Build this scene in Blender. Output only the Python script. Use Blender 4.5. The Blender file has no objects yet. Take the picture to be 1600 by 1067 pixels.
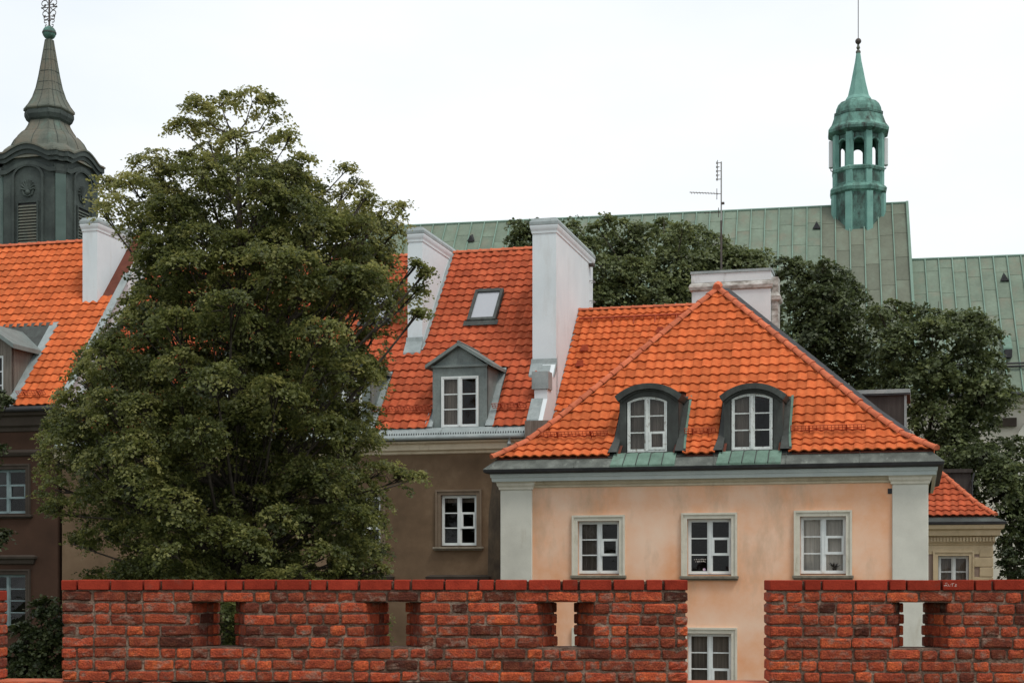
import bpy, bmesh, math, random
import numpy as np
from mathutils import Vector, Matrix
random.seed(7); RNG = np.random.default_rng(11)
R = math.radians
C = bpy.context.scene.collection
SC = bpy.context.scene

# ------------------------------------------------------------------ camera, sky, sun, exposure
FPX, HOR, EYE = 2380.0, 895.0, 5.6          # focal length and horizon in photo pixels (1600 wide), eye height in metres
cam_d = bpy.data.cameras.new('camera'); cam = bpy.data.objects.new('camera', cam_d); C.objects.link(cam)
cam_d.sensor_width = 36.0; cam_d.lens = 36.0 * FPX / 1600.0
cam_d.shift_y = (HOR - 533.5) / 1600.0
cam_d.clip_start = 0.1; cam_d.clip_end = 3000
cam.location = (0, 0, EYE); cam.rotation_euler = (R(90), 0, 0)
SC.camera = cam
SUN_EL, SUN_AZ = 58.0, 140.0                 # azimuth clockwise from +Y: behind the camera, to its right
w = bpy.data.worlds.new('World'); SC.world = w; w.use_nodes = True
nt = w.node_tree; nt.nodes.clear()
out = nt.nodes.new('ShaderNodeOutputWorld')
sky = nt.nodes.new('ShaderNodeTexSky'); sky.sky_type = 'NISHITA'; sky.sun_disc = False
sky.sun_elevation = R(SUN_EL); sky.sun_rotation = R(SUN_AZ)
bg1 = nt.nodes.new('ShaderNodeBackground'); bg1.inputs[1].default_value = 0.10
nt.links.new(sky.outputs[0], bg1.inputs[0])
tc = nt.nodes.new('ShaderNodeTexCoord'); mp = nt.nodes.new('ShaderNodeMapping'); mp.inputs['Scale'].default_value = (1, 1, 2.6)
nz = nt.nodes.new('ShaderNodeTexNoise'); nz.inputs['Scale'].default_value = 2.3; nz.inputs['Detail'].default_value = 6
nt.links.new(tc.outputs['Generated'], mp.inputs[0]); nt.links.new(mp.outputs[0], nz.inputs['Vector'])
rp = nt.nodes.new('ShaderNodeValToRGB')
rp.color_ramp.elements[0].position = 0.3; rp.color_ramp.elements[0].color = (0.79, 0.855, 0.895, 1)
rp.color_ramp.elements[1].position = 0.66; rp.color_ramp.elements[1].color = (0.975, 0.99, 0.995, 1)
nt.links.new(nz.outputs[0], rp.inputs[0])
bg2 = nt.nodes.new('ShaderNodeBackground'); bg2.inputs[1].default_value = 1.0
nt.links.new(rp.outputs[0], bg2.inputs[0])
mx = nt.nodes.new('ShaderNodeMixShader'); mx.inputs[0].default_value = 0.88
nt.links.new(bg1.outputs[0], mx.inputs[1]); nt.links.new(bg2.outputs[0], mx.inputs[2]); nt.links.new(mx.outputs[0], out.inputs[0])
sl = bpy.data.lights.new('sun', 'SUN'); sl.energy = 1.5; sl.angle = R(14); sl.color = (1.0, 0.95, 0.87)
sun = bpy.data.objects.new('sun', sl); C.objects.link(sun)
sd = Vector((math.sin(R(SUN_AZ)) * math.cos(R(SUN_EL)), math.cos(R(SUN_AZ)) * math.cos(R(SUN_EL)), math.sin(R(SUN_EL))))
sun.rotation_euler = sd.to_track_quat('Z', 'Y').to_euler(); sun.location = (20, -30, 40)
vs = SC.view_settings; vs.view_transform = 'Standard'; vs.look = 'None'; vs.exposure = 0.22; vs.gamma = 1.0; vs.use_curve_mapping = False
SC.render.engine = 'CYCLES'; SC.cycles.use_denoising = True; SC.cycles.max_bounces = 6; SC.cycles.transparent_max_bounces = 12
SC.cycles.caustics_reflective = False; SC.cycles.caustics_refractive = False

# ------------------------------------------------------------------ materials
M = {}
def mk(name, stops, scale=3.0, rough=0.8, bump=0.0, bscale=40.0, stretch=(1, 1, 1), rnd=0.0, rnd_stops=None, fine=0.0,
       metallic=0.0, detail=6.0, spec=0.3, stain=None, stain_scale=(1, 1, 1), stain_pos=(0.5, 0.7), bdist=0.01, ao=None):
    """noise through a colour ramp; optional per-piece colour (Object Info random + 'tint' attribute), stains and bump"""
    m = bpy.data.materials.new(name); m.use_nodes = True; t = m.node_tree; N = t.nodes; L = t.links
    b = N['Principled BSDF']; b.inputs['Roughness'].default_value = rough; b.inputs['Metallic'].default_value = metallic
    b.inputs['Specular IOR Level'].default_value = spec
    tc = N.new('ShaderNodeTexCoord'); co = tc.outputs['Object']
    oi = at = None
    if rnd or rnd_stops:
        oi = N.new('ShaderNodeObjectInfo'); at = N.new('ShaderNodeAttribute'); at.attribute_name = 'tint'
        ad = N.new('ShaderNodeMath'); ad.operation = 'ADD'; L.new(oi.outputs['Random'], ad.inputs[0]); L.new(at.outputs['Fac'], ad.inputs[1])
        fr = N.new('ShaderNodeMath'); fr.operation = 'FRACT'; L.new(ad.outputs[0], fr.inputs[0])
        mu = N.new('ShaderNodeMath'); mu.operation = 'MULTIPLY'; mu.inputs[1].default_value = 57.0; L.new(fr.outputs[0], mu.inputs[0])
        va = N.new('ShaderNodeVectorMath'); va.operation = 'ADD'; L.new(co, va.inputs[0]); L.new(mu.outputs[0], va.inputs[1]); co = va.outputs[0]
    mpn = N.new('ShaderNodeMapping'); mpn.inputs['Scale'].default_value = stretch; L.new(co, mpn.inputs[0])
    n1 = N.new('ShaderNodeTexNoise'); n1.inputs['Scale'].default_value = scale; n1.inputs['Detail'].default_value = detail; n1.inputs['Roughness'].default_value = 0.62
    L.new(mpn.outputs[0], n1.inputs['Vector'])
    r = N.new('ShaderNodeValToRGB'); cr = r.color_ramp
    while len(cr.elements) < len(stops): cr.elements.new(0.5)
    for e, (p, c) in zip(cr.elements, stops): e.position = p; e.color = (*c, 1)
    L.new(n1.outputs[0], r.inputs[0]); col = r.outputs[0]
    if rnd_stops:
        r2 = N.new('ShaderNodeValToRGB'); c2 = r2.color_ramp
        while len(c2.elements) < len(rnd_stops): c2.elements.new(0.5)
        for e, (p, c) in zip(c2.elements, rnd_stops): e.position = p; e.color = (*c, 1)
        L.new(fr.outputs[0], r2.inputs[0])
        mm = N.new('ShaderNodeMix'); mm.data_type = 'RGBA'; mm.blend_type = 'MULTIPLY'; mm.inputs[0].default_value = 1
        L.new(col, mm.inputs[6]); L.new(r2.outputs[0], mm.inputs[7]); col = mm.outputs[2]
    if rnd:
        hs = N.new('ShaderNodeHueSaturation'); mr = N.new('ShaderNodeMapRange')
        mr.inputs[3].default_value = 1 - rnd; mr.inputs[4].default_value = 1 + rnd
        wn = N.new('ShaderNodeTexWhiteNoise'); wn.noise_dimensions = '1D'; L.new(mu.outputs[0], wn.inputs['W'])
        L.new(wn.outputs[0], mr.inputs[0]); L.new(mr.outputs[0], hs.inputs['Value']); L.new(col, hs.inputs['Color']); col = hs.outputs[0]
    if stain:
        mp2 = N.new('ShaderNodeMapping'); mp2.inputs['Scale'].default_value = stain_scale; L.new(co, mp2.inputs[0]); mp2.inputs['Location'].default_value = (3.3, 1.7, 5.1)
        n2 = N.new('ShaderNodeTexNoise'); n2.inputs['Scale'].default_value = 1.0; n2.inputs['Detail'].default_value = 8; n2.inputs['Roughness'].default_value = 0.65
        L.new(mp2.outputs[0], n2.inputs['Vector'])
        m2 = N.new('ShaderNodeMapRange'); m2.inputs[1].default_value = stain_pos[0]; m2.inputs[2].default_value = stain_pos[1]; L.new(n2.outputs[0], m2.inputs[0])
        mm = N.new('ShaderNodeMix'); mm.data_type = 'RGBA'; L.new(m2.outputs[0], mm.inputs[0]); L.new(col, mm.inputs[6]); mm.inputs[7].default_value = (*stain, 1); col = mm.outputs[2]
    if fine:
        n3 = N.new('ShaderNodeTexNoise'); n3.inputs['Scale'].default_value = bscale * 1.7; n3.inputs['Detail'].default_value = 3; L.new(co, n3.inputs['Vector'])
        m3 = N.new('ShaderNodeMapRange'); m3.inputs[1].default_value = 0.3; m3.inputs[2].default_value = 0.7; m3.inputs[3].default_value = 1 - fine; m3.inputs[4].default_value = 1 + fine; L.new(n3.outputs[0], m3.inputs[0])
        h3 = N.new('ShaderNodeHueSaturation'); L.new(m3.outputs[0], h3.inputs['Value']); L.new(col, h3.inputs['Color']); col = h3.outputs[0]
    L.new(col, b.inputs['Base Color'])
    if bump:
        n4 = N.new('ShaderNodeTexNoise'); n4.inputs['Scale'].default_value = bscale; n4.inputs['Detail'].default_value = 5; L.new(co, n4.inputs['Vector'])
        bp = N.new('ShaderNodeBump'); bp.inputs['Strength'].default_value = bump; bp.inputs['Distance'].default_value = bdist
        L.new(n4.outputs[0], bp.inputs['Height']); L.new(bp.outputs[0], b.inputs['Normal'])
    M[name] = m; return m

mk('brick', [(0.28, (0.19, 0.034, 0.019)), (0.5, (0.35, 0.060, 0.027)), (0.72, (0.47, 0.100, 0.040))], scale=14, rough=0.92, bump=1.0, bscale=55, bdist=0.014, fine=0.38,
   rnd_stops=[(0.0, (0.14, 0.21, 0.26)), (0.06, (0.34, 0.44, 0.50)), (0.2, (0.48, 0.56, 0.60)), (0.32, (0.70, 0.78, 0.75)), (0.6, (0.92, 0.92, 0.85)), (0.85, (1.05, 1.0, 0.9)), (1.0, (1.25, 1.35, 1.0))],
   rnd=0.12, stain=(0.22, 0.145, 0.11), stain_scale=(8, 8, 12), stain_pos=(0.53, 0.72))
mk('cap_brick', [(0.3, (0.22, 0.025, 0.014)), (0.7, (0.32, 0.040, 0.021))], scale=7, rough=0.95, spec=0.1, bump=0.5, bscale=70, fine=0.18, rnd=0.2,
   stain=(0.16, 0.08, 0.06), stain_scale=(5, 5, 5), stain_pos=(0.62, 0.85))
mk('mortar', [(0.3, (0.075, 0.042, 0.030)), (0.5, (0.15, 0.092, 0.066)), (0.7, (0.32, 0.235, 0.18))], scale=5, rough=0.95, bump=1.0, bscale=30, bdist=0.03, fine=0.3)
mk('tile', [(0.3, (0.43, 0.090, 0.028)), (0.55, (0.53, 0.125, 0.040)), (0.8, (0.60, 0.170, 0.060))], scale=5, rough=0.9, spec=0.15, bump=0.25, bscale=60, fine=0.12, rnd=0.19,
   stain=(0.30, 0.10, 0.045), stain_scale=(5, 2.5, 5), stain_pos=(0.6, 0.9))
mk('old_tile', [(0.3, (0.32, 0.060, 0.026)), (0.55, (0.40, 0.086, 0.036)), (0.8, (0.46, 0.125, 0.055))], scale=5, rough=0.9, spec=0.15, bump=0.2, bscale=60, fine=0.12, rnd=0.2,
   stain=(0.22, 0.07, 0.04), stain_scale=(5, 2.5, 5), stain_pos=(0.56, 0.85))
mk('hip_tile', [(0.3, (0.40, 0.095, 0.045)), (0.7, (0.60, 0.165, 0.075))], scale=6, rough=0.85, bump=0.2, bscale=60, fine=0.12, rnd=0.15)
mk('deck', [(0.3, (0.10, 0.03, 0.02)), (0.7, (0.16, 0.05, 0.03))], rough=0.9)
mk('peach', [(0.36, (0.80, 0.57, 0.425)), (0.46, (0.79, 0.51, 0.355)), (0.55, (0.77, 0.44, 0.275)), (0.66, (0.74, 0.35, 0.18))], scale=0.5, rough=0.93, bump=0.25, bscale=90, bdist=0.004, fine=0.07, detail=9,
   stain=(0.50, 0.335, 0.225), stain_scale=(1.5, 1.5, 0.55), stain_pos=(0.50, 0.80))
mk('stone_white', [(0.3, (0.50, 0.49, 0.43)), (0.6, (0.60, 0.59, 0.52))], scale=1.2, rough=0.93, bump=0.25, bscale=80, bdist=0.004, fine=0.07, detail=9,
   stain=(0.38, 0.33, 0.24), stain_scale=(3, 3, 0.8), stain_pos=(0.6, 0.9))
mk('cream', [(0.3, (0.50, 0.43, 0.31)), (0.6, (0.63, 0.56, 0.43))], scale=2, rough=0.9, bump=0.15, bscale=80, bdist=0.003, fine=0.07, detail=9,
   stain=(0.24, 0.18, 0.11), stain_scale=(5, 5, 2), stain_pos=(0.56, 0.9))
mk('cream_trim', [(0.3, (0.52, 0.49, 0.40)), (0.6, (0.62, 0.59, 0.50))], scale=3, rough=0.9, bump=0.15, bscale=80, bdist=0.003, fine=0.07,
   stain=(0.30, 0.24, 0.15), stain_scale=(6, 6, 2.5), stain_pos=(0.58, 0.9))
mk('fascia', [(0.3, (0.40, 0.45, 0.44)), (0.7, (0.48, 0.53, 0.51))], scale=2, rough=0.7, bump=0.05, fine=0.05)
mk('dark_metal', [(0.3, (0.018, 0.018, 0.02)), (0.7, (0.04, 0.04, 0.042))], scale=4, rough=0.6)
mk('zinc', [(0.3, (0.20, 0.235, 0.235)), (0.55, (0.27, 0.31, 0.31)), (0.75, (0.33, 0.36, 0.35))], scale=2.5, rough=0.55, bump=0.06, bscale=15, fine=0.08, spec=0.5,
   stain=(0.15, 0.16, 0.15), stain_scale=(4, 4, 1.5), stain_pos=(0.55, 0.85))
mk('dormer_metal', [(0.3, (0.034, 0.037, 0.034)), (0.55, (0.052, 0.058, 0.053)), (0.75, (0.085, 0.10, 0.09))], scale=2.2, rough=0.6, bump=0.08, bscale=15, fine=0.1,
   stain=(0.024, 0.022, 0.02), stain_scale=(5, 5, 1.2), stain_pos=(0.52, 0.8))
mk('dormer_zinc', [(0.3, (0.12, 0.145, 0.14)), (0.6, (0.175, 0.205, 0.195)), (0.8, (0.22, 0.25, 0.235))], scale=2.2, rough=0.6, bump=0.08, bscale=15, fine=0.1,
   stain=(0.09, 0.10, 0.095), stain_scale=(5, 5, 1.2), stain_pos=(0.55, 0.85))
mk('skirt', [(0.25, (0.055, 0.06, 0.054)), (0.5, (0.095, 0.105, 0.093)), (0.72, (0.17, 0.185, 0.165))], scale=2.5, rough=0.65, fine=0.12, bump=0.08, bscale=18,
   stain=(0.24, 0.26, 0.23), stain_scale=(6, 6, 2), stain_pos=(0.58, 0.8))
mk('patina', [(0.25, (0.085, 0.14, 0.108)), (0.5, (0.125, 0.205, 0.16)), (0.75, (0.18, 0.285, 0.23))], scale=3.0, rough=0.75, fine=0.1, bump=0.06, bscale=20, rnd=0.08,
   stain=(0.10, 0.115, 0.10), stain_scale=(3, 3, 0.8), stain_pos=(0.55, 0.8))
mk('teal_copper', [(0.30, (0.05, 0.105, 0.085)), (0.5, (0.115, 0.245, 0.205)), (0.72, (0.21, 0.395, 0.33))], scale=1.6, rough=0.75, fine=0.1, bump=0.08, bscale=10, stretch=(1, 1, 0.6),
   stain=(0.035, 0.042, 0.034), stain_scale=(2.4, 2.4, 1.0), stain_pos=(0.49, 0.70))
mk('teal_light', [(0.3, (0.12, 0.265, 0.225)), (0.7, (0.19, 0.365, 0.315))], scale=1.6, rough=0.75, fine=0.1, stain=(0.07, 0.12, 0.10), stain_scale=(2.2, 2.2, 0.9), stain_pos=(0.56, 0.85))
mk('teal_dark', [(0.30, (0.034, 0.065, 0.054)), (0.5, (0.080, 0.165, 0.138)), (0.70, (0.15, 0.30, 0.25))], scale=1.8, rough=0.75, fine=0.15, bump=0.08, bscale=10, stretch=(1, 1, 0.6),
   stain=(0.03, 0.036, 0.03), stain_scale=(3.0, 3.0, 1.2), stain_pos=(0.47, 0.66))
mk('church_copper', [(0.28, (0.125, 0.160, 0.122)), (0.5, (0.155, 0.198, 0.150)), (0.72, (0.19, 0.245, 0.188))], scale=0.9, rough=0.8, fine=0.06, bscale=4, rnd=0.04, stretch=(1, 0.35, 1),
   stain=(0.185, 0.18, 0.135), stain_scale=(0.8, 0.25, 0.8), stain_pos=(0.5, 0.72))
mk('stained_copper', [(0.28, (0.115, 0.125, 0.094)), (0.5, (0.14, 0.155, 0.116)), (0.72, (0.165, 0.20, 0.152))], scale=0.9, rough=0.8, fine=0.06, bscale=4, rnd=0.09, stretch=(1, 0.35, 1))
mk('church_seam', [(0.3, (0.14, 0.215, 0.17)), (0.7, (0.20, 0.295, 0.24))], scale=0.8, rough=0.8)
mk('tower_copper', [(0.28, (0.028, 0.036, 0.033)), (0.5, (0.045, 0.057, 0.052)), (0.75, (0.075, 0.095, 0.085))], scale=0.9, rough=0.75, fine=0.12, bump=0.1, bscale=6,
   stain=(0.10, 0.145, 0.125), stain_scale=(1.5, 1.5, 0.5), stain_pos=(0.6, 0.85))
mk('tower_green', [(0.3, (0.058, 0.09, 0.08)), (0.7, (0.088, 0.13, 0.116))], scale=1.2, rough=0.75, fine=0.1)
mk('spire_copper', [(0.25, (0.068, 0.082, 0.068)), (0.46, (0.108, 0.118, 0.095)), (0.60, (0.135, 0.125, 0.095)), (0.72, (0.16, 0.125, 0.09))], scale=0.8, rough=0.75, fine=0.12, bump=0.1, bscale=6, stretch=(1, 1, 0.5),
   stain=(0.10, 0.15, 0.125), stain_scale=(1.6, 1.6, 0.45), stain_pos=(0.55, 0.75))
mk('white_plaster', [(0.3, (0.58, 0.635, 0.66)), (0.6, (0.65, 0.70, 0.72))], scale=0.8, rough=0.92, bump=0.2, bscale=60, bdist=0.004, fine=0.05, detail=8,
   stain=(0.47, 0.47, 0.45), stain_scale=(2.2, 2.2, 0.5), stain_pos=(0.55, 0.9))
mk('grey_plaster', [(0.3, (0.53, 0.56, 0.57)), (0.6, (0.62, 0.65, 0.655))], scale=1.0, rough=0.92, bump=0.25, bscale=50, bdist=0.006, fine=0.06, detail=8,
   stain=(0.20, 0.175, 0.145), stain_scale=(2.0, 2.0, 0.7), stain_pos=(0.56, 0.78))
mk('grime', [(0.3, (0.14, 0.12, 0.10)), (0.5, (0.36, 0.34, 0.31)), (0.7, (0.60, 0.59, 0.56))], scale=3.5, rough=0.92, bump=0.3, bscale=40, stretch=(1, 1, 2))
mk('brown_plaster', [(0.3, (0.085, 0.055, 0.032)), (0.52, (0.14, 0.092, 0.055)), (0.7, (0.20, 0.138, 0.086))], scale=0.8, rough=0.95, bump=0.3, bscale=60, bdist=0.006, fine=0.1, detail=9,
   stain=(0.30, 0.27, 0.21), stain_scale=(1.3, 1.3, 1.6), stain_pos=(0.66, 0.80))
mk('damp_plaster', [(0.3, (0.035, 0.028, 0.022)), (0.5, (0.07, 0.055, 0.04)), (0.66, (0.12, 0.09, 0.06)), (0.76, (0.32, 0.30, 0.25))], scale=1.7, rough=0.95, bump=0.4, bscale=50, bdist=0.01, fine=0.15, detail=9, stretch=(1.6, 1, 0.7))
mk('brown_trim', [(0.3, (0.13, 0.097, 0.067)), (0.7, (0.195, 0.148, 0.105))], scale=2, rough=0.92, bump=0.2, bscale=60, fine=0.1)
mk('umber_plaster', [(0.3, (0.034, 0.017, 0.010)), (0.6, (0.056, 0.028, 0.017))], scale=0.8, rough=0.95, bump=0.3, bscale=60, fine=0.1, detail=9)
mk('umber_trim', [(0.3, (0.036, 0.027, 0.02)), (0.7, (0.058, 0.046, 0.036))], scale=2, rough=0.92, bump=0.2, bscale=60, fine=0.1)
mk('yellow_plaster', [(0.3, (0.47, 0.38, 0.24)), (0.6, (0.57, 0.47, 0.31))], scale=1.5, rough=0.92, bump=0.2, bscale=60, fine=0.08, stain=(0.32, 0.25, 0.15), stain_scale=(3, 3, 1.5), stain_pos=(0.58, 0.9))
mk('mauve_plaster', [(0.3, (0.25, 0.185, 0.15)), (0.6, (0.32, 0.245, 0.20))], scale=1.5, rough=0.92, bump=0.2, bscale=60, fine=0.08)
mk('church_wall', [(0.3, (0.52, 0.49, 0.41)), (0.6, (0.60, 0.57, 0.49))], scale=0.5, rough=0.92, fine=0.05)
mk('white_paint', [(0.3, (0.60, 0.64, 0.63)), (0.6, (0.68, 0.71, 0.70))], scale=5, rough=0.55, fine=0.05, stain=(0.33, 0.30, 0.25), stain_scale=(14, 14, 7), stain_pos=(0.64, 0.8))
mk('peeling_paint', [(0.3, (0.55, 0.58, 0.56)), (0.6, (0.66, 0.69, 0.67))], scale=5, rough=0.7, fine=0.08, stain=(0.20, 0.16, 0.12), stain_scale=(16, 16, 9), stain_pos=(0.56, 0.68))
mk('blue_paint', [(0.3, (0.13, 0.18, 0.185)), (0.6, (0.18, 0.235, 0.24))], scale=5, rough=0.6, fine=0.08)
mk('curtain', [(0.3, (0.42, 0.40, 0.36)), (0.6, (0.55, 0.53, 0.48))], scale=2, rough=0.95, stretch=(12, 12, 0.4))
mk('dull_curtain', [(0.3, (0.13, 0.115, 0.10)), (0.6, (0.22, 0.195, 0.17))], scale=2, rough=0.95, stretch=(12, 12, 0.4))
mk('sill_stone', [(0.3, (0.13, 0.115, 0.085)), (0.7, (0.24, 0.21, 0.165))], scale=6, rough=0.9, fine=0.15)
mk('dark_board', [(0.3, (0.033, 0.027, 0.024)), (0.7, (0.06, 0.052, 0.047))], scale=2, rough=0.8, stretch=(6, 6, 0.6), fine=0.1)
mk('wood_grey', [(0.3, (0.10, 0.085, 0.07)), (0.7, (0.20, 0.175, 0.15))], scale=2, rough=0.9, stretch=(8, 8, 0.6), fine=0.1)
mk('red_iron', [(0.3, (0.28, 0.045, 0.02)), (0.7, (0.42, 0.08, 0.03))], scale=8, rough=0.7)
mk('steel', [(0.3, (0.22, 0.22, 0.21)), (0.7, (0.32, 0.32, 0.31))], scale=6, rough=0.5, metallic=0.3)
mk('rust_steel', [(0.3, (0.05, 0.042, 0.038)), (0.7, (0.10, 0.085, 0.075))], scale=6, rough=0.7)
mk('antenna_white', [(0.3, (0.62, 0.63, 0.63)), (0.7, (0.70, 0.70, 0.70))], scale=2, rough=0.5)
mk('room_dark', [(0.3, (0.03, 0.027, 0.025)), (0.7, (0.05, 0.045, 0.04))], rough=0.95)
mk('bark', [(0.3, (0.030, 0.024, 0.018)), (0.7, (0.075, 0.062, 0.048))], scale=4, rough=0.95, stretch=(3, 3, 0.6), bump=0.5, bscale=12)
mk('grass', [(0.3, (0.03, 0.045, 0.015)), (0.5, (0.05, 0.07, 0.022)), (0.7, (0.085, 0.085, 0.04))], scale=0.4, rough=0.95, fine=0.3, bscale=8)
mk('paving', [(0.3, (0.16, 0.145, 0.13)), (0.7, (0.25, 0.23, 0.205))], scale=1.2, rough=0.9, fine=0.15, bump=0.3, bscale=12)
mk('sticker', [(0.3, (0.32, 0.2, 0.36)), (0.7, (0.42, 0.28, 0.46))], rough=0.5)
mk('chalk', [(0.3, (0.55, 0.5, 0.45)), (0.7, (0.7, 0.65, 0.6))], scale=30, rough=0.9)
mk('blossom', [(0.3, (0.45, 0.25, 0.18)), (0.7, (0.6, 0.4, 0.3))], scale=30, rough=0.9)

def glass_mat():
    m = bpy.data.materials.new('glass'); m.use_nodes = True; t = m.node_tree; N = t.nodes; N.clear(); L = t.links
    o = N.new('ShaderNodeOutputMaterial'); mxs = N.new('ShaderNodeMixShader'); f = N.new('ShaderNodeFresnel'); f.inputs[0].default_value = 1.38
    tr = N.new('ShaderNodeBsdfTransparent'); tr.inputs[0].default_value = (0.86, 0.84, 0.82, 1); g = N.new('ShaderNodeBsdfGlossy'); g.inputs['Roughness'].default_value = 0.03
    nb = N.new('ShaderNodeTexNoise'); nb.inputs['Scale'].default_value = 2.5; bp = N.new('ShaderNodeBump'); bp.inputs['Strength'].default_value = 0.06; bp.inputs['Distance'].default_value = 0.05
    tcn = N.new('ShaderNodeTexCoord'); L.new(tcn.outputs['Object'], nb.inputs['Vector']); L.new(nb.outputs[0], bp.inputs['Height']); L.new(bp.outputs[0], g.inputs['Normal'])
    L.new(f.outputs[0], mxs.inputs[0]); L.new(tr.outputs[0], mxs.inputs[1]); L.new(g.outputs[0], mxs.inputs[2]); L.new(mxs.outputs[0], o.inputs[0]); M['glass'] = m
glass_mat()
def skyglass_mat():
    m = bpy.data.materials.new('skylight_glass'); m.use_nodes = True; b = m.node_tree.nodes['Principled BSDF']
    b.inputs['Base Color'].default_value = (0.33, 0.345, 0.375, 1); b.inputs['Roughness'].default_value = 0.25; b.inputs['Coat Weight'].default_value = 1.0; b.inputs['Coat Roughness'].default_value = 0.03
    M['skylight_glass'] = m
skyglass_mat()
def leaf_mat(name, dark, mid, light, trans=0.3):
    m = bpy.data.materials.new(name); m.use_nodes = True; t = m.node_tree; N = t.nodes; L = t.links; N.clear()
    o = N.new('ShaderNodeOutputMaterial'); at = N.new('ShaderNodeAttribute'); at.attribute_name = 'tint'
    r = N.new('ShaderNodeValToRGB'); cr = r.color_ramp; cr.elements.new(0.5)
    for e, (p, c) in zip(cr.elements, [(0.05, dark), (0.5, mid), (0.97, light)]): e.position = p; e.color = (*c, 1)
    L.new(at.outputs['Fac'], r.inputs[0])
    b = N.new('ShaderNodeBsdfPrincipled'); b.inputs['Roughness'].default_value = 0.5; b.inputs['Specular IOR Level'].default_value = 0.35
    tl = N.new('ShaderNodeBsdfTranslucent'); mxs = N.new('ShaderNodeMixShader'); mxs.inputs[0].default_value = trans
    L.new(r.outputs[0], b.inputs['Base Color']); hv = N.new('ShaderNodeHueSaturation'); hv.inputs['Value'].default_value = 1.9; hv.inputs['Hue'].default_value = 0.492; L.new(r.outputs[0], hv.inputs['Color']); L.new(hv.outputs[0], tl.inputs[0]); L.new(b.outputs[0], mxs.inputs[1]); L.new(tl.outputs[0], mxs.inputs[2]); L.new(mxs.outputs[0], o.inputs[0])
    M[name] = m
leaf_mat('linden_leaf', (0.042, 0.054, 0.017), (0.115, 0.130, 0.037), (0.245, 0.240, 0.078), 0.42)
leaf_mat('maple_leaf', (0.040, 0.054, 0.021), (0.090, 0.114, 0.044), (0.165, 0.19, 0.072), 0.3)
leaf_mat('ivy_leaf', (0.022, 0.034, 0.012), (0.05, 0.065, 0.022), (0.10, 0.115, 0.04), 0.2)

# ------------------------------------------------------------------ mesh helpers
class MB:
    def __init__(s): s.v = []; s.f = []; s.t = []
    def add(s, vs, fs, tint=None):
        n = len(s.v); s.v += [tuple(p) for p in vs]; s.f += [tuple(i + n for i in f) for f in fs]
        s.t += [tint or 0.0] * len(vs); return s
    def box(s, x0, x1, y0, y1, z0, z1):
        return s.add([(x0,y0,z0),(x1,y0,z0),(x1,y1,z0),(x0,y1,z0),(x0,y0,z1),(x1,y0,z1),(x1,y1,z1),(x0,y1,z1)],
              [(0,3,2,1),(4,5,6,7),(0,1,5,4),(1,2,6,5),(2,3,7,6),(3,0,4,7)])
    def prism(s, pts, ext):
        """polygon pts (3D) extruded by vector ext"""
        n = len(pts); e = Vector(ext); a = [Vector(p) for p in pts]
        return s.add(a + [p + e for p in a], [tuple(range(n))[::-1], tuple(range(n, 2*n))] + [(i, (i+1) % n, n + (i+1) % n, n + i) for i in range(n)])
    def ring(s, outer, inner, y0, y1):
        """flat frame in the xz plane between two closed contours of equal length, from y0 (front) to y1"""
        n = len(outer); V = []
        for y in (y0, y1):
            V += [(x, y, z) for x, z in outer] + [(x, y, z) for x, z in inner]
        F = []
        for i in range(n):
            j = (i + 1) % n
            F += [(i, j, n+j, n+i), (2*n+i, 3*n+i, 3*n+j, 2*n+j), (i, 2*n+i, 2*n+j, j), (n+i, n+j, 3*n+j, 3*n+i)]
        return s.add(V, F)
    def tube(s, path, rad, n=8, cap=True):
        P = [Vector(p) for p in path]; k = len(P); rad = rad if hasattr(rad, '__len__') else [rad] * k
        V = []; F = []
        ref = Vector((0, 0, 1))
        for i, p in enumerate(P):
            d = (P[min(i+1, k-1)] - P[max(i-1, 0)]).normalized()
            r_ = ref if abs(d.z) < 0.95 else Vector((1, 0, 0))
            a = d.cross(r_).normalized(); b = d.cross(a)
            V += [p + (a * math.cos(2*math.pi*q/n) + b * math.sin(2*math.pi*q/n)) * rad[i] for q in range(n)]
        for i in range(k-1):
            for q in range(n): F.append((i*n+q, i*n+(q+1) % n, (i+1)*n+(q+1) % n, (i+1)*n+q))
        if cap: F += [tuple(range(n)), tuple(range((k-1)*n, k*n))[::-1]]
        return s.add(V, F)
    def loft(s, rings, closed=True, cap=True):
        n = len(rings[0]); V = [p for r in rings for p in r]; F = []
        for i in range(len(rings)-1):
            for q in range(n if closed else n-1): F.append((i*n+q, i*n+(q+1) % n, (i+1)*n+(q+1) % n, (i+1)*n+q))
        if cap: F += [tuple(range(n))[::-1], tuple(range((len(rings)-1)*n, len(rings)*n))]
        return s.add(V, F)
    def band(s, x0, x1, y0, y1, prof):
        """profile of (outward offset, z) run round the four sides of a rectangle, mitred"""
        return s.loft([[(x0-o, y0-o, z), (x1+o, y0-o, z), (x1+o, y1+o, z), (x0-o, y1+o, z)] for o, z in prof], True, True)
    def mesh(s, name, mat, smooth=False, fix=True):
        me = bpy.data.meshes.new(name); me.from_pydata(s.v, [], s.f)
        if any(s.t):
            a = me.attributes.new('tint', 'FLOAT', 'POINT'); a.data.foreach_set('value', s.t)
        if fix:
            bm = bmesh.new(); bm.from_mesh(me); bmesh.ops.recalc_face_normals(bm, faces=bm.faces); bm.to_mesh(me); bm.free()
        if smooth: me.polygons.foreach_set('use_smooth', [True] * len(me.polygons))
        me.materials.append(M[mat]); return me
    def obj(s, name, mat, parent=None, smooth=False, fix=True):
        return link(name, s.mesh(name, mat, smooth, fix), parent)
def link(name, me, parent=None, mat4=None):
    o = bpy.data.objects.new(name, me); C.objects.link(o); o.parent = parent
    if mat4 is not None: o.matrix_basis = mat4
    return o
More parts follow.
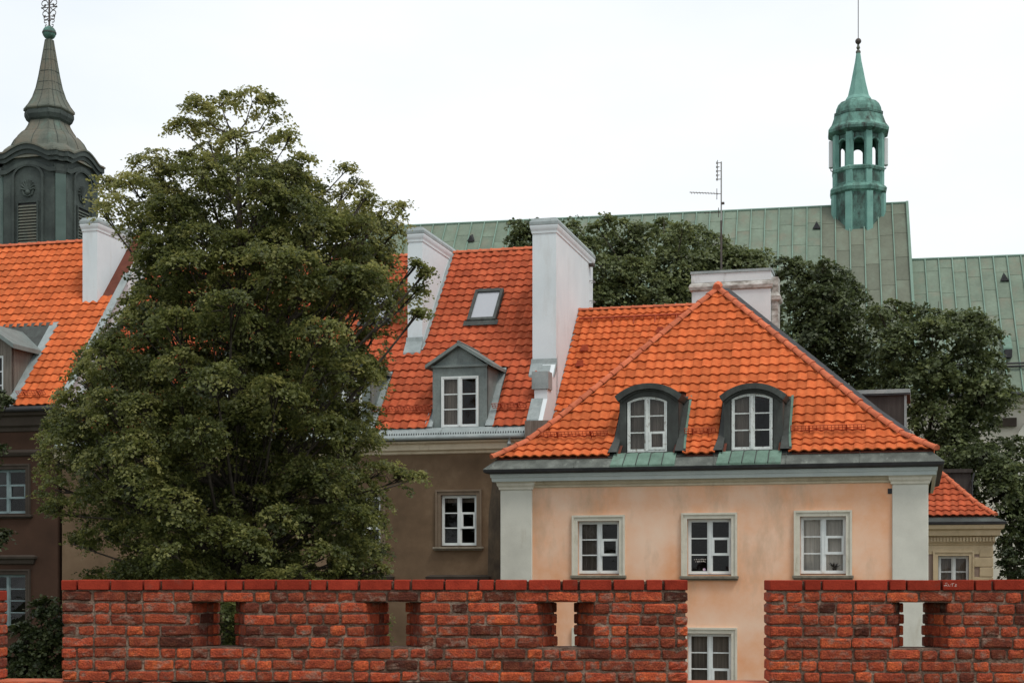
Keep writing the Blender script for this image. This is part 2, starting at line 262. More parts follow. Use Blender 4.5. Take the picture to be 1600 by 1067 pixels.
def tag(o, label=None, cat=None, group=None, kind=None):
    for k, v in (('label', label), ('category', cat), ('group', group), ('kind', kind)):
        if v: o[k] = v
    return o
def soft(o, width=0.01, seg=2):
    b = o.modifiers.new('edge', 'BEVEL'); b.width = width; b.segments = seg; b.limit_method = 'ANGLE'; b.angle_limit = R(40); return o
class Fr:
    """a ground frame: x along the front, y away from the camera, turned by slope k"""
    def __init__(s, ox, oy, k):
        s.O = Vector((ox, oy)); a = math.atan(k); s.a = a
        s.u = Vector((math.cos(a), -math.sin(a))); s.v = Vector((math.sin(a), math.cos(a)))
    def at(s, px, py, y=0.0):
        dx = (px - 800) / FPX
        Y = (y + s.O.dot(s.v)) / (dx * s.v.x + s.v.y)
        p = Vector((dx * Y, Y)) - s.O
        return p.dot(s.u), EYE + (HOR - py) / FPX * Y
    def X(s, px, y=0.0): return s.at(px, 0, y)[0]
    def Z(s, px, py, y=0.0): return s.at(px, py, y)[1]
    def world(s, x, y): return s.O + s.u * x + s.v * y
    def pix(s, x, y, z):
        p = s.world(x, y); return 800 + p.x / p.y * FPX, HOR - (z - EYE) / p.y * FPX
    def sub(s, x, y):
        p = s.world(x, y); return Fr(p.x, p.y, math.tan(s.a))
    def root(s, name, label, cat, group=None):
        e = bpy.data.objects.new(name, None); C.objects.link(e); e.location = (s.O.x, s.O.y, 0); e.rotation_euler = (0, 0, -s.a); e.empty_display_size = 0.3
        return tag(e, label, cat, group)

# ------------------------------------------------------------------ roof tiles
def tile_mb(w, e, lap=0.06, amp=0.046, lift=0.046, thick=0.036, seg=8):
    m = MB(); V = []; F = []
    def zz(t): return amp * (0.5 + 0.5 * math.cos(2 * math.pi * (t - 0.22))) ** 0.85
    n = seg + 1
    for i in range(n):
        t = i / seg; V.append((t * w * 1.02, 0, zz(t) + lift))
    for i in range(n):
        t = i / seg; V.append((t * w * 1.02, e + lap, zz(t)))
    for i in range(n):
        t = i / seg; V.append((t * w * 1.02, 0.0, zz(t) + lift))
    for i in range(n):
        t = i / seg; V.append((t * w * 1.02, 0.004, zz(t) + lift - thick))
    for i in range(seg):
        F.append((i, i+1, n+i+1, n+i)); F.append((2*n+i, 3*n+i, 3*n+i+1, 2*n+i+1))
    m.add(V, F); return m
TILES = {}
def prof_at(prof, run):
    for (a, h), (b, g) in zip(prof, prof[1:]):
        if run <= b + 1e-9: return h + (g - h) * (run - a) / (b - a)
    return prof[-1][1]
def slope_rows(prof, e):
    """foot point and direction of each tile course along a (run, rise) profile"""
    pts = [Vector(p) for p in prof]; s = [0]
    for a, b in zip(pts, pts[1:]): s.append(s[-1] + (b - a).length)
    def P(q):
        q = min(max(q, 0), s[-1])
        for i in range(len(pts)-1):
            if q <= s[i+1] + 1e-9: return pts[i].lerp(pts[i+1], (q - s[i]) / (s[i+1] - s[i]))
    n = max(1, round(s[-1] / e)); e = s[-1] / n
    return [(P(i*e), (P(min((i+1)*e, s[-1])) - P(i*e)).normalized()) for i in range(n)], e
def tiled(fr, roof, origin, du, dv, width, prof, w_, e_, planes=(), holes=(), mat='tile', most=300, prefer=None, x_start=0.0):
    """lay pantiles on one slope: the ones that show largest as objects, the rest as one mesh"""
    du = Vector((*du, 0)); dv = Vector((*dv, 0)); O = Vector(origin); up = Vector((0, 0, 1))
    rows, e = slope_rows(prof, e_)
    key = (round(w_, 4), round(e, 4), mat)
    if key not in TILES: TILES[key] = (tile_mb(w_, e), tile_mb(w_, e).mesh('tile', mat, True, False))
    tm, me = TILES[key]
    ncol = int(math.ceil((width - x_start) / w_)); cand = []
    for r, (p, d) in enumerate(rows):
        s_dir = dv * d.x + up * d.y; nrm = du.cross(s_dir)
        for c in range(-1, ncol):
            x = x_start + c * w_
            base = O + du * x + dv * p.x + up * p.y
            cs = [base, base + du * w_, base + du * w_ + s_dir * e, base + s_dir * e]; mid = base + du * w_ * 0.5 + s_dir * e * 0.5
            lx = x + w_ / 2; lr = p.x + d.x * e / 2
            bad = False; hcut = []
            for a, b, c0, d0 in holes:
                if c0 < lr < d0 and x < b and x + w_ > a:
                    if x < a: hcut.append(((O.x + du.x*a, O.y + du.y*a), (-du.x, -du.y)))
                    elif x + w_ > b: hcut.append(((O.x + du.x*b, O.y + du.y*b), (du.x, du.y)))
                    else: bad = True
            if bad: continue
            allp = list(planes) + [((O.x, O.y), (du.x, du.y)), ((O.x + du.x * width, O.y + du.y * width), (-du.x, -du.y))]
            cuts = hcut
            for pt, n in allp:
                q = [(v.x - pt[0]) * n[0] + (v.y - pt[1]) * n[1] for v in cs]
                if max(q) <= 0.02: bad = True; break
                if min(q) < -0.004: cuts.append((pt, n))
            if bad: continue
            j = Matrix.Rotation(random.gauss(0, 0.010), 3, 'Z') @ Matrix.Rotation(random.gauss(0, 0.009), 3, 'X') @ Matrix.Rotation(random.gauss(0, 0.012), 3, 'Y')
            B = Matrix((du, s_dir, nrm)).transposed() @ j
            Mx = Matrix.Translation(base + nrm * random.gauss(0.004, 0.003)) @ B.to_4x4()
            wp = fr.world(mid.x, mid.y); pxx, pyy = fr.pix(mid.x, mid.y, mid.z)
            seen = -40 < pxx < 1640 and pyy < 1067 and (prefer is None or prefer(pxx, pyy))
            cand.append((0 if seen else 1, wp.y, Mx, cuts))
    cand.sort(key=lambda a: a[:2])
    rest = MB(); n = 0
    for s_, _, Mx, cuts in cand:
        own = s_ == 0 and n < most
        if own and not cuts:
            link('tile', me, roof, Mx); n += 1; continue
        V = [Mx @ Vector(p) for p in tm.v]; F = tm.f; tint = random.random()
        if cuts:
            bm = bmesh.new(); bv = [bm.verts.new(p) for p in V]
            for f in F: bm.faces.new([bv[i] for i in f])
            for pt, nn in cuts:
                bmesh.ops.bisect_plane(bm, geom=bm.verts[:] + bm.edges[:] + bm.faces[:], plane_co=(pt[0], pt[1], 0), plane_no=(nn[0], nn[1], 0), clear_inner=True)
            bm.verts.index_update(); V = [v.co.copy() for v in bm.verts]; F = [tuple(v.index for v in f.verts) for f in bm.faces]; bm.free()
            if not F: continue
        if own:
            m = MB(); m.add(V, F, tint); m.obj('tile', mat, roof, True, False); n += 1
        else: rest.add(V, F, tint)
    if rest.v: tag(rest.obj('tile_field', mat, roof, True, False), kind='stuff')
    return n
RT = {}
def ridge_tiles(roof, path, r=0.105, L=0.36, mat='hip_tile', bump=True):
    key = (r, L, mat)
    if key not in RT:
        m = MB(); nseg = 8; rings = []
        for y, rr in ((0, r*1.12), (0.05, r*1.12), (0.055, r*1.0), (L + 0.05, r*0.9)):
            rings.append([(rr*math.cos(math.pi*q/nseg), y, rr*math.sin(math.pi*q/nseg) * 0.95) for q in range(nseg+1)])
        m.loft(rings, False, False)
        m.add([(0, 0, -0.02)] + rings[0], [(0, i+1, i+2) for i in range(nseg)])
        RT[key] = m.mesh('ridge_tile', mat, False, False)
    P = [Vector(p) for p in path]; s = [0]
    for a, b in zip(P, P[1:]): s.append(s[-1] + (b-a).length)
    n = max(1, round(s[-1] / L)); e = s[-1] / n
    for i in range(n):
        q = i * e
        for j in range(len(P)-1):
            if q <= s[j+1] - 1e-6 or j == len(P)-2:
                d = (P[j+1]-P[j]).normalized(); p = P[j] + d * (q - s[j]); break
        side = d.cross(Vector((0, 0, 1))).normalized(); nr = side.cross(d)
        B = Matrix((side, d, nr)).transposed() @ Matrix.Rotation(random.gauss(0, 0.012), 3, 'Z')
        link('ridge_tile', RT[key], roof, Matrix.Translation(p) @ B.to_4x4())
def snow_guard(roof, fr_prof, origin, du, dv, x0, x1, run, mat='red_iron'):
    """low iron rack standing on brackets across the slope"""
    du = Vector((*du, 0)); dv = Vector((*dv, 0)); O = Vector(origin)
    z = prof_at(fr_prof, run); g = prof_at(fr_prof, run + 0.05) - z; t = Vector((dv.x, dv.y, g / 0.05)).normalized(); n = du.cross(t)
    base = O + dv * run + Vector((0, 0, z)); m = MB()
    for h in (0.10, 0.175, 0.25): m.tube([base + du*x0 + n*h, base + du*x1 + n*h], 0.011, 5)
    k = max(2, int((x1-x0) / 0.085))
    for i in range(k+1):
        p = base + du * (x0 + (x1-x0)*i/k); m.tube([p + n*0.10, p + n*0.25], 0.007, 4)
    k = max(2, round((x1-x0) / 0.75))
    for i in range(k):
        p = base + du * (x0 + (x1-x0)*(i+0.5)/k); m.tube([p + n*0.26, p + n*0.04, p + n*0.05 - t*0.12], 0.016, 4); m.tube([p + n*0.2, p + n*0.06 + t*0.2], 0.012, 4)
    m.obj('snow_guard', mat, roof)

# ------------------------------------------------------------------ windows
def rect(x0, x1, z0, z1): return [(x0, z0), (x1, z0), (x1, z1), (x0, z1)]
def arch(x0, x1, z0, z1, rise, n=10):
    if not rise: return rect(x0, x1, z0, z1)
    c = (x0+x1)/2; h = (x1-x0)/2
    return [(x0, z0), (x1, z0)] + [(c + h*(1-2*i/n), z1 + rise*(1-abs(1-2*i/n)**2.2)) for i in range(n+1)]
def sash_window(parent, x0, x1, z0, z1, y, rise=0.0, paint='white_paint', vent=None, rows=3, curtain=None, top_name='window_frame', bar=0.028):
    """two-leaf casement with three panes a leaf; returns the frame, panes are its siblings or children"""
    m = MB(); F = 0.038; mid = 0.062; xc = (x0+x1)/2; S = 0.034
    m.ring(arch(x0, x1, z0, z1, rise), arch(x0+F, x1-F, z0+F, z1-F*0.4 if rise else z1-F, rise*0.95), y, y+0.07)
    zt = z1 + rise*0.9 - F*0.5 if rise else z1 - F
    m.box(xc-mid/2, xc+mid/2, y-0.015, y+0.06, z0+F-0.01, zt)
    leaf = []
    for a, b in ((x0+F, xc-mid/2), (xc+mid/2, x1-F)):
        zar = lambda x: z1 - F*0.4 + rise*0.95*(1-abs((x-xc)/((x1-x0)/2))**2.2)
        cont = lambda p, q, lo_, dn: [(p, lo_), (q, lo_)] + [(q+(p-q)*i/6, zar(q+(p-q)*i/6)-dn) for i in range(7)]
        m.ring(rect(a, b, z0+F, zt) if not rise else cont(a, b, z0+F, -0.01), rect(a+S, b-S, z0+F+S, zt-S) if not rise else cont(a+S, b-S, z0+F+S, S), y+0.012, y+0.05)
        lo, hi = z0+F+S, (zt-S)
        for i in range(1, rows): zz = lo + (hi-lo)*i/rows; m.box(a+S-0.005, b-S+0.005, y+0.014, y+0.045, zz-bar/2, zz+bar/2)
        leaf.append((a+S, b-S, lo, hi))
    if vent is not None:
        a, b, lo, hi = leaf[vent[0]]; za = lo + (hi-lo)*vent[1]/rows; zb = lo + (hi-lo)*(vent[1]+1)/rows
        m.ring(rect(a-0.03, b+0.03, za-0.02, zb+0.02), rect(a+0.04, b-0.03, za+0.04, zb-0.035), y-0.012, y+0.03)
    f = m.obj(top_name, paint, parent)
    holder = f if top_name == 'window' else parent
    for a, b, lo, hi in leaf:
        for i in range(rows):
            za = lo + (hi-lo)*i/rows; zb = lo + (hi-lo)*(i+1)/rows
            t = random.gauss(0, 0.004); g = MB()
            g.add([(a-0.01, y+0.03, za), (b+0.01, y+0.03+t, za), (b+0.01, y+0.03-t, zb), (a-0.01, y+0.03, zb)], [(0, 1, 2, 3)])
            g.obj('pane', 'glass', holder)
    if curtain:
        for (fx0, fx1, fz0, fz1, cm) in curtain:
            c = MB(); a = x0 + (x1-x0)*fx0; b = x0 + (x1-x0)*fx1; n = 28; V = []
            for i in range(n+1):
                xx = a + (b-a)*i/n; yy = y + 0.15 + 0.018*math.sin(i*1.9) + 0.01*math.sin(i*0.7+1)
                V += [(xx, yy, z0 + (z1-z0)*fz0), (xx, yy, z0 + (z1+rise-z0)*fz1)]
            c.add(V, [(2*i, 2*i+2, 2*i+3, 2*i+1) for i in range(n)]); c.obj('curtain', cm, holder, True, False)
    return f
def facade(root, x0, x1, z0, z1, openings, mat, depth, reveal=0.22, y=0.0, extra_x=(), name='wall', open_back=False):
    """four walls of a house; the front has real openings with reveals"""
    xs = sorted({x0, x1, *[o[0] for o in openings], *[o[1] for o in openings]}); zs = sorted({z0, z1, *[o[2] for o in openings], *[o[3] for o in openings]})
    m = MB()
    for a, b in zip(xs, xs[1:]):
        for c, d in zip(zs, zs[1:]):
            mx_, mz_ = (a+b)/2, (c+d)/2
            if any(o[0] < mx_ < o[1] and o[2] < mz_ < o[3] for o in openings): continue
            m.add([(a, y, c), (b, y, c), (b, y, d), (a, y, d)], [(0, 1, 2, 3)])
    for a, b, c, d in openings:
        for q in ([(a, c), (b, c)], [(b, c), (b, d)], [(b, d), (a, d)], [(a, d), (a, c)]):
            m.add([(q[0][0], y, q[0][1]), (q[0][0], y+reveal, q[0][1]), (q[1][0], y+reveal, q[1][1]), (q[1][0], y, q[1][1])], [(0, 1, 2, 3)])
    yb = y + depth
    m.add([(x0, y, z0), (x0, y, z1), (x0, yb, z1), (x0, yb, z0)], [(0, 1, 2, 3)]); m.add([(x1, y, z0), (x1, yb, z0), (x1, yb, z1), (x1, y, z1)], [(0, 1, 2, 3)])
    m.add([(x0, yb, z0), (x0, yb, z1), (x1, yb, z1), (x1, yb, z0)], [(0, 1, 2, 3)])
    o = m.obj(name, mat, root, False, False)
    # a dim room wall a little way in, so that the panes look into a room and not through the house
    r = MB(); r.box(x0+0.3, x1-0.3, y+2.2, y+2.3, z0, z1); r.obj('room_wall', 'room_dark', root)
    return o
def surround(win, x0, x1, z0, z1, y, wd=0.12, mat='cream_trim', proud=0.05, lip=True):
    m = MB()
    m.ring([(x0-wd, z0-0.0), (x1+wd, z0), (x1+wd, z1+wd), (x0-wd, z1+wd)], [(x0, z0+0.001), (x1, z0+0.001), (x1, z1), (x0, z1)], y-proud, y+0.02)
    if lip:
        o = wd*0.72
        m.ring([(x0-wd-0.012, z0), (x1+wd+0.012, z0), (x1+wd+0.012, z1+wd+0.012), (x0-wd-0.012, z1+wd+0.012)], [(x0-o, z0+0.001), (x1+o, z0+0.001), (x1+o, z1+o), (x0-o, z1+o)], y-proud-0.03, y+0.01)
    return soft(m.obj('surround', mat, win), 0.008, 1)
def sill(win, x0, x1, z, y, mat='sill_stone', proud=0.12, th=0.07):
    m = MB(); m.box(x0, x1, y-proud, y+0.1, z-th, z); m.box(x0+0.02, x1-0.02, y-proud*0.6, y+0.02, z-th-0.035, z-th); return soft(m.obj('sill', mat, win), 0.01, 1)

# ================================================================== ground
g = MB(); g.add([(-900, -60, 0), (900, -60, 0), (900, 1500, 0), (-900, 1500, 0)], [(0, 1, 2, 3)])
tag(g.obj('ground', 'grass', None, False, False), kind='structure')
g = MB(); g.add([(-16, 31.5, 0.006), (16, 27, 0.006), (18, 36, 0.006), (-16, 43.5, 0.006)], [(0, 1, 2, 3)])
tag(g.obj('pavement', 'paving', None, False, False), kind='structure')

def deck(roof, origin, du, dv, prof, Lf, Rf, holes=(), mat='deck', drop=0.03):
    runs = sorted({p[0] for p in prof} | {min(max(h[2], 0), prof[-1][0]) for h in holes} | {min(h[3], prof[-1][0]) for h in holes})
    m = MB(); O = Vector(origin); du = Vector((*du, 0)); dv = Vector((*dv, 0))
    def P(x, r): return O + du*x + dv*r + Vector((0, 0, prof_at(prof, r) - drop))
    for a, b in zip(runs, runs[1:]):
        if b - a < 1e-6: continue
        mid = (a+b)/2; hs = sorted([(h[0], h[1]) for h in holes if h[2] < mid < h[3]])
        edges = [(Lf(a), Lf(b))]
        for h0, h1 in hs: edges += [(h0, h0), (h1, h1)]
        edges.append((Rf(a), Rf(b)))
        for i in range(0, len(edges), 2):
            (l0, l1), (r0, r1) = edges[i], edges[i+1]
            m.add([P(l0, a), P(r0, a), P(r1, b), P(l1, b)], [(0, 1, 2, 3)])
    return m.obj('roof_deck', mat, roof, False, False)
def inv_prof(prof, h):
    for (a, p), (b, q) in zip(prof, prof[1:]):
        if h <= q: return a + (b-a)*(h-p)/(q-p)
    return prof[-1][0]
def strip_on(prof, O, x_a, x_b, r0, r1, lift=0.05, n=10, th=0.03):
    """metal strip lying on a slope between two x functions of the run"""
    V = []; F = []
    for i in range(n+1):
        r = r0 + (r1-r0)*i/n; z = O[2] + prof_at(prof, r) + lift
        V += [(O[0]+x_a(r), O[1]+r, z), (O[0]+x_b(r), O[1]+r, z), (O[0]+x_b(r), O[1]+r, z-th-0.05), (O[0]+x_a(r), O[1]+r, z-th-0.05)]
    for i in range(n):
        for q in range(4): F.append((4*i+q, 4*i+(q+1) % 4, 4*i+4+(q+1) % 4, 4*i+4+q))
    return V, F

# ================================================================== peach house
FO = Fr(-0.22, 37.33, 0.268)
W = FO.X(1447)
house = FO.root('town_house', 'peach plastered house with white corner pilasters and orange hipped tile roof', 'house')
zb = 0.0
def wz(py): return FO.Z(1111, py)
wins = []
for (a, b, t, bt) in ((903, 968, 812, 897), (1074, 1143, 810, 898), (1250, 1322, 808, 897)):
    wins.append((FO.X(a), FO.X(b), wz(bt), wz(t)))
lowdz = wz(810) - wz(989)
wins2 = [(a, b, c-lowdz, d-lowdz) for a, b, c, d in wins]
zcor = wz(757)                                             # underside of the cornice mouldings
facade(house, 0, W, 0, zcor + 0.45, wins + wins2, 'peach', 8.0)
# window units
curts = [[(0.05, 0.45, 0.0, 1.0, 'dull_curtain')], None, [(0.04, 0.96, 0.0, 1.0, 'curtain')], None, [(0.04, 0.96, 0.0, 1.0, 'dull_curtain')], [(0.04, 0.5, 0.0, 1.0, 'curtain')]]
for i, (a, b, c, d) in enumerate(wins + wins2):
    wn = sash_window(house, a+0.005, b-0.005, c+0.02, d-0.005, 0.10, 0, 'white_paint', vent=(1, 0 if i == 4 else 1), curtain=curts[i], top_name='window')
    surround(wn, a, b, c-0.02, d, 0.0, 0.125); sill(wn, a-0.17, b+0.17, c-0.02, 0.0)
    if i == 1:
        n = MB(); rr = random.Random(3)
        pw = (b-a)/2; zz0 = c+0.20
        for row, cnt in ((0, 7), (1, 6)):
            for k in range(cnt):
                x = a+0.15 + k*0.043 + row*0.03; z = zz0 + 0.155 - row*0.05; h = 0.022 + rr.random()*0.016
                n.box(x, x+0.007, 0.108, 0.111, z, z+h); n.box(x+0.007, x+0.026, 0.108, 0.111, z + h*rr.random(), z + h*rr.random() + 0.007)
        n.obj('notice_lettering', 'chalk', wn)
        s = MB(); s.tube([(a+0.385, 0.107, c+0.13), (a+0.385, 0.111, c+0.13)], 0.035, 14); s.obj('sticker', 'sticker', wn)
        s = MB(); s.tube([(a+0.372, 0.103, c+0.13), (a+0.372, 0.1065, c+0.13)], 0.019, 12); s.obj('sticker_dot', 'chalk', wn)
    if i == 2:   # potted plant behind the pane
        p = MB(); x = a + (b-a)*0.74; z = c+0.08
        p.tube([(x, 0.20, z), (x, 0.20, z+0.07)], [0.04, 0.05], 8)
        for k in range(26):
            an = random.random()*6.28; l = 0.08+random.random()*0.1; q = Vector((x, 0.20, z+0.07)); e = q + Vector((math.cos(an)*l, math.sin(an)*l*0.2, 0.05+random.random()*0.1)); s_ = Vector((-math.sin(an), 0, 0.6))*0.013
            p.add([q, q.lerp(e, .5)+s_, e, q.lerp(e, .5)-s_], [(0, 1, 2, 3)])
        p.obj('pot_plant', 'room_dark', wn)
# pilasters with capitals
for a, b in ((0.0, FO.X(832)), (FO.X(1394), W)):
    m = MB(); m.box(a-0.05 if a == 0 else a, b if a == 0 else b+0.05, -0.07, 0.5, 0.3, zcor-0.02)
    soft(m.obj('pilaster', 'stone_white', house), 0.015, 1)
    m = MB(); x0, x1 = (a-0.05, b) if a == 0 else (a, b+0.05)
    m.band(x0, x1, -0.07, 0.4, [(0.0, zcor-0.06), (0.03, zcor-0.05), (0.035, zcor-0.0), (0.07, zcor+0.05), (0.075, zcor+0.10), (0.11, zcor+0.15), (0.11, zcor+0.185)])
    m.obj('capital', 'cream_trim', house)
zm = wz(748); zf1 = wz(736); zg = wz(731); zsk = wz(727); zt0 = wz(712)
m = MB(); m.band(0, W, 0, 8, [(0.005, zcor-0.02), (0.04, zcor), (0.045, zcor+0.035), (0.02, zcor+0.045), (0.075, zcor+0.09), (0.08, zcor+0.13), (0.13, zcor+0.16), (0.14, zm)]); m.obj('cornice', 'cream', house)
m = MB(); m.band(0, W, 0, 8, [(0.15, zm), (0.22, zm+0.003), (0.23, zm+0.09), (0.25, zm+0.10), (0.26, zf1), (0.2, zf1+0.01)]); m.obj('fascia', 'fascia', house)
m = MB(); m.band(0, W, 0, 8, [(0.26, zf1+0.004), (0.33, zf1+0.015), (0.385, zf1+0.04), (0.40, zg+0.015), (0.38, zg+0.03), (0.25, zg+0.04)]); m.obj('gutter', 'dark_metal', house)
m = MB(); m.band(0, W, 0, 8, [(0.40, zg+0.032), (0.395, zg+0.045), (0.09, zt0+0.03), (-0.1, zt0+0.0)]); m.obj('eave_flashing', 'skirt', house)
for k in range(1, 6):
    x = W*k/6 + 0.2; m = MB(); m.tube([(x, -0.396, zg+0.05), (x, -0.09, zt0+0.036)], 0.012, 5); m.obj('flashing_seam', 'skirt', house)
m = MB(); x, z = FO.at(1391, 767); m.box(x-0.055, x+0.055, -0.02, 0.05, z-0.06, z+0.06); m.obj('wall_vent', 'dark_metal', house)
# hipped roof with a slight kick at the eaves
EO = 0.16; zE = zt0 + 0.02
ya = 4.0; xa, za = FO.at(1122, 455, ya); H = za - zE
NP = [(0, 0), (0.13, 0.080), (0.27, 0.215), (1, 1)]
roof = MB().obj('roof', 'deck', house)
m = MB(); m.add([(-EO, 7.9, zE), (W+EO, 7.9, zE), (xa, 7.9, za)], [(0, 1, 2)]); m.obj('gable', 'grey_plaster', roof, False, False)
run = ya + EO; prof = [(a*run, b*H) for a, b in NP]
DORM = [(968, 1060, 980, 1042), (1131, 1223, 1143, 1207)]
OR = (-EO, -EO, zE); yD = 0.32; holes = []; dspec = []
for a, b, c, d in DORM:
    x0, x1 = FO.X(a, yD), FO.X(b, yD); zs = FO.Z((a+b)/2, 623, yD); zt = FO.Z((a+b)/2, 604, yD)
    rt = inv_prof(prof, zt - zE); dspec.append((x0, x1, zs, zt, FO.X(c, yD), FO.X(d, yD), rt)); holes.append((x0+EO-0.15, x1+EO+0.17, -1, inv_prof(prof, zs-zE)+0.1)); holes.append((x0+EO-0.02, x1+EO+0.02, 0, rt-0.1))
Lx = lambda r: r/run*(xa+EO); Rx = lambda r: (W+2*EO) - r/run*(W+EO-xa)
deck(roof, OR, (1, 0), (0, 1), prof, Lx, Rx, [(h[0]+0.1, h[1]-0.1, h[2], h[3]-0.1) for h in holes[1::2]])
hl = (xa+EO, ya+EO); n_l = (hl[1], -hl[0]); hr = (W+EO-xa, ya+EO); n_r = (-hr[1], -hr[0])
tiled(FO, roof, OR, (1, 0), (0, 1), W+2*EO, prof, 0.238, 0.295, [((-EO, -EO), n_l), ((W+EO, -EO), n_r)], holes, 'tile')
runL = xa+EO; profL = [(a*runL, b*H) for a, b in NP]; runR = W+EO-xa; profR = [(a*runR, b*H) for a, b in NP]
deck(roof, (-EO, 7.9, zE), (0, -1), (1, 0), profL, lambda r: 0, lambda r: 7.9+EO - r/runL*run)
deck(roof, (W+EO, -EO, zE), (0, 1), (-1, 0), profR, lambda r: r/runR*run, lambda r: 7.9+EO)
tiled(FO, roof, (-EO, 7.9, zE), (0, -1), (1, 0), 7.9+EO, profL, 0.238, 0.295, [((-EO, -EO), (-n_l[0], -n_l[1]))], [], 'tile', most=0)
tiled(FO, roof, (W+EO, -EO, zE), (0, 1), (-1, 0), 7.9+EO, profR, 0.238, 0.295, [((W+EO, -EO), (-n_r[0], -n_r[1]))], [(3.7, 5.9, -1, 3.0)], 'tile', most=0)
for cx, sx in ((-EO, 1), (W+EO, -1)):
    ridge_tiles(roof, [(cx + (xa-cx)*a, -EO + (ya+EO)*a, zE + H*b + 0.055) for a, b in [(-0.012, -0.01)] + NP[1:]])
ridge_tiles(roof, [(xa, ya, za+0.05), (xa, 7.9, za+0.05)])
m = MB(); m.tube([(xa-0.02, ya-0.16, za+0.06), (xa, ya+0.06, za+0.16)], [0.11, 0.12], 8); m.obj('apex_cap', 'hip_tile', roof)
m = MB()   # lead strip beside the right hip
for (a, b), (c, d) in zip(NP[1:], NP[2:]):
    p = lambda t, h, o: (W+EO + (xa-W-EO)*t + o, -EO + (ya+EO)*t + o*0.8, zE + H*h + 0.10)
    m.add([p(a, b, 0.05), p(a, b, 0.26), p(c, d, 0.26), p(c, d, 0.05)], [(0, 1, 2, 3)])
m.obj('hip_flashing', 'dark_metal', roof, False, False)
for a, b, py in ((846, 951, 690), (1071, 1119, 690), (1236, 1352, 690)):
    rg = 0.66; y = rg-EO
    snow_guard(roof, prof, OR, (1, 0), (0, 1), FO.X(a, y)+EO, FO.X(b, y)+EO, rg)
# segmental dormers
for i, (x0, x1, zs, zt, wx0, wx1, rt) in enumerate(dspec):
    rise = zt - zs; zbt = FO.Z(1100, 704, yD)
    wz0 = zbt; wz1 = FO.Z(1100, 625, yD); wr = FO.Z(1100, 617, yD) - wz1
    m = MB(); m.ring(arch(x0, x1, zbt-0.28, zs, rise), arch(wx0-0.02, wx1+0.02, wz0, wz1, wr), yD, yD+0.10)
    c0 = arch(x0, x1, zbt-0.28, zs, rise); m.loft([[(x, yy, z) for x, z in c0] for yy in (yD+0.02, rt+0.35)], True, False)
    d = m.obj('dormer', 'dormer_metal', house)
    m = MB(); n = 12; xc = (x0+x1)/2; hw = (x1-x0)/2
    def arc(h, up, yy): return [(xc + h*(2*q/n-1), yy, zs + up + rise*(1-abs(2*q/n-1)**2.2)) for q in range(n+1)]
    o1, o2 = hw+0.10, hw+0.02
    rings = []
    for yy in (yD-0.14, rt+0.55):
        rings.append(arc(o1, 0.07, yy) + arc(o2, -0.06, yy)[::-1])
    m.loft(rings, True, True); m.obj('dormer_roof', 'dormer_metal', d)
    m = MB(); rings = [arc(hw+0.04, -0.02, yy) + arc(hw-0.03, -0.10, yy)[::-1] for yy in (yD-0.05, yD+0.02)]; m.loft(rings, True, True); m.obj('dormer_moulding', 'dormer_metal', d)
    sash_window(d, wx0, wx1, wz0, wz1, yD+0.02, wr, 'peeling_paint', vent=(1, 0) if i == 0 else None,
                curtain=[(0.06, 0.46, 0, 0.97, 'curtain' if i else 'dull_curtain'), (0.55, 0.95, 0.0, 0.34 if i else 0.97, 'dull_curtain')] if i == 0 else [(0.06, 0.42, 0, 0.97, 'dull_curtain')])
    for s, xx in ((-1, x0), (1, x1)):
        m = MB(); wdt = 0.13 if s < 0 else 0.18
        fl = lambda r, o: xx + EO + s*(o + 0.07*max(0, 1 - r/0.9)**2 * (1 if o > 0.05 else 0))
        V, F = strip_on(prof, OR, lambda r: fl(r, -0.02), lambda r: fl(r, wdt), 0.0, inv_prof(prof, zs-zE+0.05), 0.105, th=0.08); m.add(V, F); m.obj('side_flashing', 'zinc' if s > 0 and False else 'dormer_metal', d)
        if s > 0:
            m = MB(); V, F = strip_on(prof, OR, lambda r: fl(r, wdt-0.055), lambda r: fl(r, wdt-0.0), 0.05, inv_prof(prof, zs-zE+0.05), 0.125, th=0.1); m.add(V, F); m.obj('copper_edge', 'patina', d)
    zA = zbt - 0.015; npn = 5
    for k in range(npn):
        f0, f1 = k/npn, (k+1)/npn; xa0, xb0 = x0-0.02, x1+0.02; xa1, xb1 = x0-0.10, x1+0.02
        p = lambda f, t: (xa0+(xb0-xa0)*f)*(1-t) + (xa1+(xb1-xa1)*f)*t
        m = MB(); q = [(0.0, yD, zA), (0.52, -0.09, zt0+0.085), (1.0, -0.40, zg+0.085)]
        V = [(p(f, t) + o, y, z) for t, y, z in q for f, o in ((f0, 0.006), (f1, -0.006))]
        V += [(x, y, z-0.05) for x, y, z in V]
        m.add(V, [(0, 1, 3, 2), (2, 3, 5, 4), (4, 5, 11, 10), (0, 2, 8, 6), (2, 4, 10, 8), (1, 7, 9, 3), (3, 9, 11, 5)]); m.obj('apron_panel', 'patina', d)
        if k: m = MB(); m.tube([(p(f0, t), y, z+0.008) for t, y, z in q], 0.012, 5); m.obj('apron_seam', 'dormer_metal', d)
